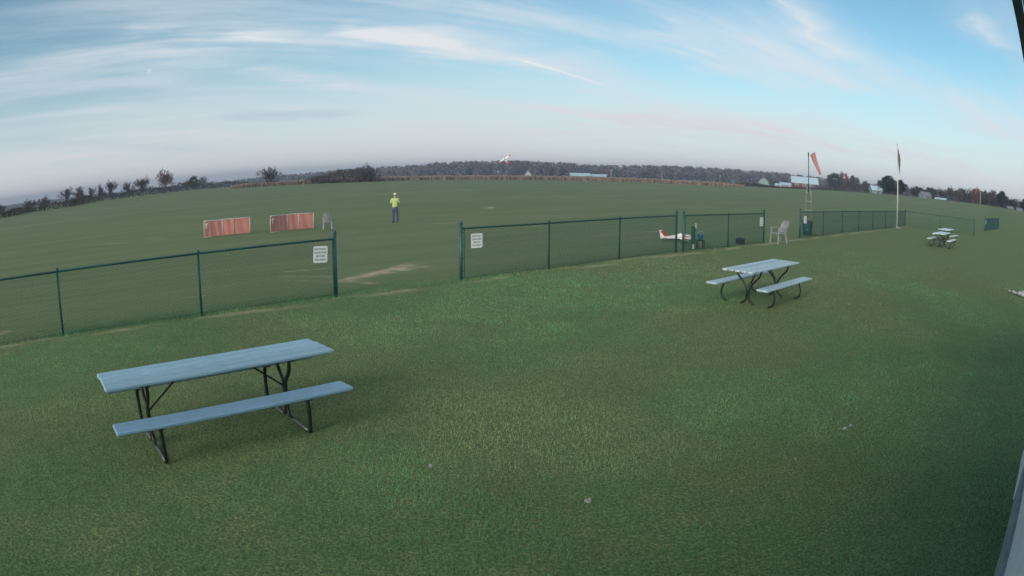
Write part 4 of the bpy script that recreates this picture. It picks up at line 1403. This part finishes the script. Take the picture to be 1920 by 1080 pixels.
for k, (sd2, nl, ls, spd, lv, lf, tf, upv, cm, full) in SPEC.items():
    bV, bF, LV, wid = tree_parts(sd2, nl, ls, spd, lv, lf, tf, upv, bool(full))
    tm = np_mesh('trunk', bV, bF)
    tm.materials.append(bark_m)
    cmh = np_mesh('crown', LV, np.arange(len(LV)).reshape(-1, 4))
    cmh.materials.append(crown_ms[cm])
    PROTO[k] = (tm, cmh, wid)


def tree(kind, label, az, D, h, w, rz=0.0, name='tree', group='trees along the edge of the airfield'):
    tm, cm, wid = PROTO[kind]
    o = thing(name, label, 'tree', at(az, D, -0.1), rz, group)
    sx = w / 2 / wid * (1.0 if SPEC[kind][-1] else 1.55)
    o.scale = (sx, sx, h)
    link('trunk', tm, None, o)
    link('crown', cm, None, o)


for i, (kind, az, D, h, w, lab) in enumerate((
        ('bare', -46.9, 150, 3.2, 2.6, 'bare little tree at the very left edge of the hedgerow'),
        ('twiggy', -43.9, 168, 3.6, 4.2, 'low twiggy tree, second from the left edge in the hedgerow'),
        ('twiggy', -42.5, 167, 3.9, 4.0, 'low twiggy tree just left of the taller bare trees'),
        ('bare', -40.4, 170, 5.4, 4.0, 'leftmost of the taller bare trees in the hedgerow'),
        ('sparse', -39.1, 186, 5.2, 4.6, 'thin leafed tree right beside the leftmost tall bare tree'),
        ('bare', -37.5, 205, 5.0, 3.2, 'small bare tree left of the pinkish forked one'),
        ('rust', -36.8, 207, 5.6, 3.4, 'small pinkish forked tree in the left hedgerow'),
        ('slender', -35.7, 211, 6.6, 3.4, 'slender dark tree with leaves along its trunk in the hedgerow'),
        ('gnarled', -33.9, 215, 5.2, 4.6, 'rounded grey tree left of the upright brown one'),
        ('slender', -32.6, 222, 6.6, 4.8, 'upright brown tree left of the biggest rust-coloured tree'),
        ('rust', -30.5, 233, 8.9, 8.0, 'biggest rust-coloured tree of the left hedgerow'),
        ('bare', -28.3, 246, 4.4, 2.6, 'small bare tree right of the biggest rust-coloured tree'),
        ('green', -27.6, 252, 5.6, 4.6, 'greenish square-topped tree near the right end of the hedgerow'),
        ('bare', -26.7, 252, 5.4, 3.6, 'bare tree at the right end of the left hedgerow'),
        ('gnarled', -20.9, 203, 6.0, 6.6, 'dark gnarled tree standing alone in front of the crop field'),
        ('twiggy', -12.1, 190, 5.6, 6.2, 'broad twiggy tree at the right end of the thicket'),
        ('green', 27.9, 330, 9.4, 9.5, 'dark green tree right beside the red barn'),
        ('rustround', 28.75, 345, 10.8, 6.5, 'tall rust-tinged tree behind the trees by the barn'),
        ('round', 29.7, 318, 8.2, 8.6, 'rounded brown tree right of the barn trees'),
        ('round', 30.9, 320, 6.0, 6.0, 'low brown tree left of the pale house'),
        ('dome', 33.1, 236, 6.6, 9.0, 'big dark dome-shaped tree behind the flagpole'),
        ('dome', 34.2, 240, 5.6, 6.6, 'dark tree joined to the right side of the big dome-shaped one'),
        ('green', 36.0, 262, 4.6, 6.5, 'low green tree first to the right of the big dark tree'),
        ('green', 37.3, 268, 5.4, 7.0, 'low green tree above the small gabled house'),
        ('slender', 38.5, 255, 5.4, 4.0, 'thin brown tree above the long white roof'),
        ('slender', 39.3, 250, 6.4, 4.2, 'taller thin brown tree right of the long white roof'),
        ('round', 40.4, 245, 6.0, 6.8, 'rounded brown tree in the right-hand row'),
        ('sparse', 41.3, 240, 5.8, 5.0, 'sparse brown tree right of the rounded brown one'),
        ('rustround', 42.0, 236, 6.6, 5.2, 'tallest rust-brown tree of the right-hand row'),
        ('round', 42.9, 228, 5.6, 5.4, 'brown tree beside the right-hand utility pole'),
        ('round', 43.7, 222, 5.8, 5.4, 'brown tree left of the dark tree ending the row'),
        ('dome', 44.7, 214, 5.6, 5.6, 'dark round tree that ends the right-hand row'),
        ('green', 45.8, 215, 3.6, 5.0, 'low dark shrub tree right of the row near the frame edge'),
        ('dome', 47.2, 212, 4.2, 5.0, 'dark tree cut off by the right edge of the picture'))):
    tree(kind, lab, az, D, h, w, i * 1.37)


# brush below and between the trees, thicket, wood and crop: nobody could count the stems
def leaf_quads(c, size, g, flat=1.0):
    n = len(c)
    a = g.normal(0, 1, (n, 3))
    a /= np.linalg.norm(a, axis=1, keepdims=True)
    b = np.cross(a, g.normal(0, 1, (n, 3)))
    b /= np.linalg.norm(b, axis=1, keepdims=True)
    s = np.asarray(size).reshape(-1, 1)
    return np.stack([c - a * s, c - b * s * 0.65, c + a * s, c + b * s * 0.65], 1).reshape(-1, 3)


def brush(name, label, line, n, hgt, wid, size, cols, seed, cat='brush'):
    """bushy strip along (az, D, height factor) points"""
    g = np.random.default_rng(seed)
    P3 = np.array([(*at(a, d)[:2], h) for a, d, h in line])
    seg = np.hypot(*np.diff(P3[:, :2], axis=0).T)
    cum = np.concatenate([[0], np.cumsum(seg)])
    s = g.uniform(0, cum[-1], n)
    x, y, h = (np.interp(s, cum, P3[:, k]) for k in range(3))
    lump = fbm(s * 0.16, s * 0 + 3, 3, seed)
    y = y + g.normal(0, wid, n)
    x = x + g.normal(0, wid, n)
    hh = hgt * h * (0.45 + 1.05 * lump)
    z = tz(x, y) + hh * g.uniform(0, 1, n) ** 0.7
    V = leaf_quads(np.stack([x, y, z], 1), size * g.uniform(0.5, 1.4, n), g)
    pick = np.clip(((fbm(s * 0.11, s * 0 + 9, 3, seed + 3) - 0.5) * 2.4 + 0.5 + g.normal(0, 0.15, n)) * len(cols), 0, len(cols) - 1).astype(int)
    C = np.array(cols)[pick] * g.uniform(0.7, 1.25, (n, 1))
    me_ = np_mesh(name, V, np.arange(len(V)).reshape(-1, 4), np.repeat(C, 4, 0))
    return tag(link(name, me_, tint_m), label, cat, kind='stuff')


tint_m = material('mixed_foliage', (0.1, 0.1, 0.1), rough=0.95, spec=0.1, vcol='tint', var=0.0)
BR = [(0.055, 0.048, 0.045), (0.075, 0.062, 0.055), (0.045, 0.050, 0.034), (0.085, 0.066, 0.058)]
brush('hedgerow_brush', 'dense dark brush running under the trees of the left hedgerow',
      [(-60, 130, .9), (-47, 143, .9), (-44, 163, .9), (-42, 165, .9), (-40, 168, 1.0), (-38, 196, 1.3), (-36, 206, 1.2), (-33, 217, 1.3), (-30, 232, 1.4), (-27, 250, 1.5), (-24.5, 246, 1.1), (-21.5, 240, .6)], 12000, 1.7, 1.0, 0.20, BR, 31)
brush('thicket', 'grey-brown thicket of bushes left of the broad twiggy tree in front of the crop field',
      [(-17.0, 200, .5), (-16.2, 198, 1.0), (-15.0, 196, 1.35), (-13.6, 193, 1.4), (-12.4, 191, 1.2), (-11.4, 190, .7)], 4600, 2.5, 1.2, 0.20, [(0.085, 0.072, 0.070), (0.10, 0.085, 0.080), (0.06, 0.055, 0.05)], 32)
brush('field_edge_brush', 'low dark brush along the field edge by the farm buildings',
      [(18.6, 240, .35), (20.5, 252, .5), (22.5, 262, .18), (26, 285, .2), (27.3, 292, .7), (29, 300, 1.3), (31.5, 300, 1.4), (34.5, 262, 1.4), (37, 270, 1.5), (39.5, 258, 1.6), (42, 240, 1.9), (44.5, 222, 1.9), (46, 216, 1.4), (49, 210, 1.3), (56, 200, 1.3)], 15000, 2.4, 2.0, 0.26, BR, 33)


def wood():
    g = np.random.default_rng(77)
    AZ = np.array([-60, -35, -23.8, -19.9, -16.2, -13.9, -10.7, -8, -4.9, -0.5, 3.9, 6.1, 8.3, 12.8, 17.4, 21.2, 24.6, 27.6, 30, 40, 60])
    EL = np.array([-0.30, -0.25, -0.12, -0.01, 0.07, 0.24, 0.31, 0.43, 0.66, 0.74, 0.66, 0.46, 0.50, 0.64, 0.72, 0.71, 0.67, 0.56, 0.50, 0.55, 0.5])
    DD = np.array([800, 760, 700, 640, 590, 560, 510, 480, 440, 410, 430, 455, 460, 450, 440, 440, 440, 450, 460, 480, 480])
    Vs, Cs = [], []
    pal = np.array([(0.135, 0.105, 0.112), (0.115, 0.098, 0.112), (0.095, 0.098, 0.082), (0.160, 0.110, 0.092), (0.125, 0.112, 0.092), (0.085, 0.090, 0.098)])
    pal = (pal * 0.6 + pal.mean(0) * 0.4) * np.array([1.08, 1.2, 1.5])  # evened out and shifted blue: part of the distance haze painted into the foliage
    for row in range(6):
        n = 430 if row < 5 else 760
        az = np.sort(g.uniform(-60, 60, n))
        for a in az:
            el = np.interp(a, AZ, EL)
            D = np.interp(a, AZ, DD) + row * 13 + g.uniform(-9, 9)
            hh = g.uniform(8.0, 10.5) * D / 450
            ztop = EYE + D * math.tan(R(el)) + g.normal(0, 0.12 if row == 5 else 0.25) - (5 - row) * g.uniform(0.35, 0.75) + 0.5 * (float(fbm(a * 0.9, a * 0 + 1.0, 3, 12)) - 0.5)
            x, y = math.sin(R(a)) * D, math.cos(R(a)) * D
            r_ = hh * g.uniform(0.20, 0.40)
            m_ = 60 if row < 5 else 90
            u = g.normal(0, 1, (m_, 3))
            u /= np.linalg.norm(u, axis=1, keepdims=True)
            u *= g.uniform(0.35, 1.0, (m_, 1)) ** 0.5
            hv2 = hh * g.uniform(0.34, 0.46)
            c = np.stack([x + u[:, 0] * r_, y + u[:, 1] * r_, ztop - hv2 + u[:, 2] * hv2], 1)
            Vs.append(leaf_quads(c, g.uniform(0.35, 0.85, m_) * D / 450, g))
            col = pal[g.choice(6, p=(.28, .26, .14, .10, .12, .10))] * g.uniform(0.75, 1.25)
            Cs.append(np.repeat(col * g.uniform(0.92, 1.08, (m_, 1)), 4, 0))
            tb_ = np.array([[x - 0.15, y, ztop - hh * 0.6], [x + 0.15, y, ztop - hh * 0.6], [x + 0.22, y, ztop - hh - 6], [x - 0.22, y, ztop - hh - 6]])
            Vs.append(tb_)
            Cs.append(np.tile(np.array([0.05, 0.045, 0.045]), (4, 1)))
    V = np.concatenate(Vs)
    me_ = np_mesh('far_wood', V, np.arange(len(V)).reshape(-1, 4), np.concatenate(Cs))
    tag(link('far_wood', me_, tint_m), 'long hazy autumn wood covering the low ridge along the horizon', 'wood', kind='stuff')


wood()


def crop():
    g = np.random.default_rng(5)
    n = 60000
    az = g.uniform(-24.2, 19.6, n)
    front = np.interp(az, [-24.2, -17.5, 0, 15, 19.6], [203, 199, 197, 205, 206])
    d = g.uniform(0, 1, n) ** 1.8
    D = front + d * 42
    x, y = np.sin(np.radians(az)) * D, np.cos(np.radians(az)) * D
    h = (1.0 + 0.12 * (fbm(az * 3, D * 0.1, 3, 9) - 0.5)) * g.uniform(0.75, 1.05, n) * np.interp(az, [-24.2, -23, 17.5, 19.6], [0.5, 1, 1, 0.45])
    z = tz(x, y)
    a = g.uniform(0, np.pi, n)
    w = g.uniform(0.06, 0.16, n)
    lean = g.normal(0, 0.12, (n, 2))
    V = np.stack([np.stack([x - np.cos(a) * w, y - np.sin(a) * w, z - 0.05], 1), np.stack([x + np.cos(a) * w, y + np.sin(a) * w, z - 0.05], 1),
                  np.stack([x + np.cos(a) * w * .7 + lean[:, 0], y + np.sin(a) * w * .7 + lean[:, 1], z + h], 1), np.stack([x - np.cos(a) * w * .7 + lean[:, 0], y - np.sin(a) * w * .7 + lean[:, 1], z + h], 1)], 1).reshape(-1, 3)
    c = np.array([0.235, 0.185, 0.160]) * g.uniform(0.7, 1.25, (n, 1))
    me_ = np_mesh('dry_crop', V, np.arange(len(V)).reshape(-1, 4), np.repeat(c, 4, 0))
    tag(link('dry_crop', me_, tint_m), 'strip of dry tan standing crop in front of the far wood', 'crop', kind='stuff')


crop()

# ------------------------------------------------------------------ far farm buildings and poles
barn_red = material('barn_red_boards', (0.105, 0.040, 0.042), rough=0.85, var=0.2, vscale=1.5, stretch=(6, 6, 0.6))
tin_m = material('pale_tin_roof', (0.46, 0.60, 0.68), rough=0.4, var=0.08, vscale=0.8)
white_wall = material('white_boards', (0.34, 0.38, 0.42), rough=0.7, var=0.08, vscale=1)
teal_wall = material('blue_green_siding', (0.20, 0.30, 0.32), rough=0.7, var=0.1, vscale=1)
grey_roof = material('grey_shingles', (0.16, 0.18, 0.20), rough=0.9, var=0.2, vscale=2)


def gabled(name, label, az, D, L, Wd, hw, hr, wall, roof, yaw, zoff=0.0, windows=2, door=True, over=0.35, cat='building', group=None):
    """gabled building; its long side (local x) is turned yaw degrees from facing the camera"""
    o = thing(name, label, cat, at(az, D, zoff), R(-az + yaw), group)
    MB().prism([(-Wd / 2, -1.0), (Wd / 2, -1.0), (Wd / 2, hw), (0, hr - 0.12), (-Wd / 2, hw)], 'x', -L / 2, L / 2).build('wall', wall, o)
    for s in (-1, 1):
        k = (hr - hw) / (Wd / 2)
        y1, z1 = s * (Wd / 2 + over), hw - k * over
        b = MB()
        b.prism([(0, hr), (y1, z1), (y1, z1 + 0.16), (0, hr + 0.16)], 'x', -L / 2 - over, L / 2 + over)
        b.build('roof_slope', roof, o)
    for i in range(windows):
        x = -L / 2 + L * (i + 0.7) / (windows + 0.6)
        wd = min(1.0, L * 0.09)
        wn = MB().box(x - wd, x + wd, -Wd / 2 - 0.06, -Wd / 2 - 0.01, hw * 0.42, hw * 0.82).build('window', trim_m, o)
        MB().box(x - wd * 0.8, x + wd * 0.8, -Wd / 2 - 0.09, -Wd / 2 - 0.063, hw * 0.47, hw * 0.77).build('pane', glass_m, wn)
    if door:
        x = L * 0.12
        MB().box(x - L * 0.07, x + L * 0.07, -Wd / 2 - 0.07, -Wd / 2 - 0.012, -0.5, hw * 0.75).build('door', fascia_m, o)
    return o


gabled('barn', 'red barn with a pale blue tin roof behind the windsock mast', 25.05, 390, 16.6, 9.0, 2.7, 6.0, barn_red, tin_m, 6, 1.1, 3)
gabled('shed', 'low white shed just left of the red barn', 23.3, 385, 6.5, 6, 1.2, 2.3, white_wall, tin_m, 5, 1.0, 1)
gabled('shed', 'smaller low white lean shed at the left of the white shed', 22.7, 380, 4.0, 5, 0.8, 1.5, white_wall, tin_m, -6, 1.0, 1)
gabled('house', 'blue-green gabled house left of the farm sheds', 21.35, 400, 9, 6.2, 3.0, 5.4, teal_wall, grey_roof, 88, 0.5, 2, False)
gabled('long_shed', 'left one of the two long white roofed sheds beyond the crop', 5.55, 330, 9.0, 8, 1.6, 2.7, white_wall, tin_m, 4, 0.0, 3)
gabled('long_shed', 'right one of the two long white roofed sheds beyond the crop', 7.05, 334, 8.5, 8, 1.2, 2.3, white_wall, tin_m, -8, 0.0, 3)
gabled('hut', 'tiny grey gabled hut left of the long white sheds', 1.25, 330, 4.5, 3.6, 1.4, 3.9, white_wall, grey_roof, 90, 0.0, 1, False)
gabled('house', 'pale house half hidden left of the big dark tree', 31.85, 262, 4.6, 4, 1.6, 3.0, teal_wall, tin_m, 20, -0.2, 2)
gabled('house', 'small gabled house with pale roof right of the big dark tree', 36.75, 252, 4.4, 3.6, 1.3, 2.6, teal_wall, grey_roof, 35, -0.3, 2)
gabled('long_shed', 'low long white roof at the foot of the right-hand trees', 38.4, 236, 4.2, 3.0, 0.35, 0.7, white_wall, tin_m, -12, -0.1, 2, False)
gabled('hut', 'small pale hut low at the far right below the trees', 45.6, 208, 1.9, 2.0, 0.7, 1.2, teal_wall, grey_roof, 10, -0.3, 1, False)
gabled('hut', 'another pale hut at the right edge of the picture', 46.6, 206, 1.8, 2.0, 0.6, 1.1, white_wall, grey_roof, 0, -0.3, 1, False)

wood_pole = material('weathered_pole', (0.30, 0.29, 0.30), rough=0.9, var=0.2)
for az, D, h, lab in ((8.15, 345, 5.0, 'utility pole right of the long white sheds'), (12.45, 345, 5.2, 'middle utility pole standing in front of the far wood'),
                      (17.45, 345, 5.2, 'utility pole near the right end of the dry crop'), (42.45, 205, 4.6, 'thin utility pole in front of the right-hand trees')):
    o = thing('utility_pole', lab, 'utility pole', at(az, D), R(-az), 'utility poles')
    MB().tube([(0, 0, -0.5), (0, 0, h)], [0.16, 0.11], 8).build('pole', wood_pole, o, True)
    MB().box(-0.8, 0.8, -0.06, 0.06, h - 0.55, h - 0.42).build('crossarm', wood_pole, o)
o = thing('marker_post', 'short orange marker post at the edge of the crop', 'marker', at(17.75, 196), 0)
MB().tube([(0, 0, 0), (0, 0, 1.0)], 0.09, 8).build('post', sock_m, o)
MB().lathe([(0.10, 1.0), (0.10, 1.12), (0.03, 1.16)], 8).build('cap', pvc_m, o)

# ------------------------------------------------------------------ haze
hz = MB().box(-2200, 2200, -700, 2200, -22, 16).build('haze', None)
hm = bpy.data.materials.new('haze_air')
hm.use_nodes = True
t = NT(hm.node_tree)
vol = t.n('VolumePrincipled')
vol.inputs['Color'].default_value = (0.80, 0.87, 1.0, 1)
vol.inputs['Density'].default_value = 0.00066
vol.inputs['Anisotropy'].default_value = 0.72
hm.node_tree.links.new(vol.outputs[0], t.n('OutputMaterial').inputs['Volume'])
hz.data.materials.append(hm)
tag(hz, 'thin evening haze over the whole airfield', 'haze', kind='stuff')
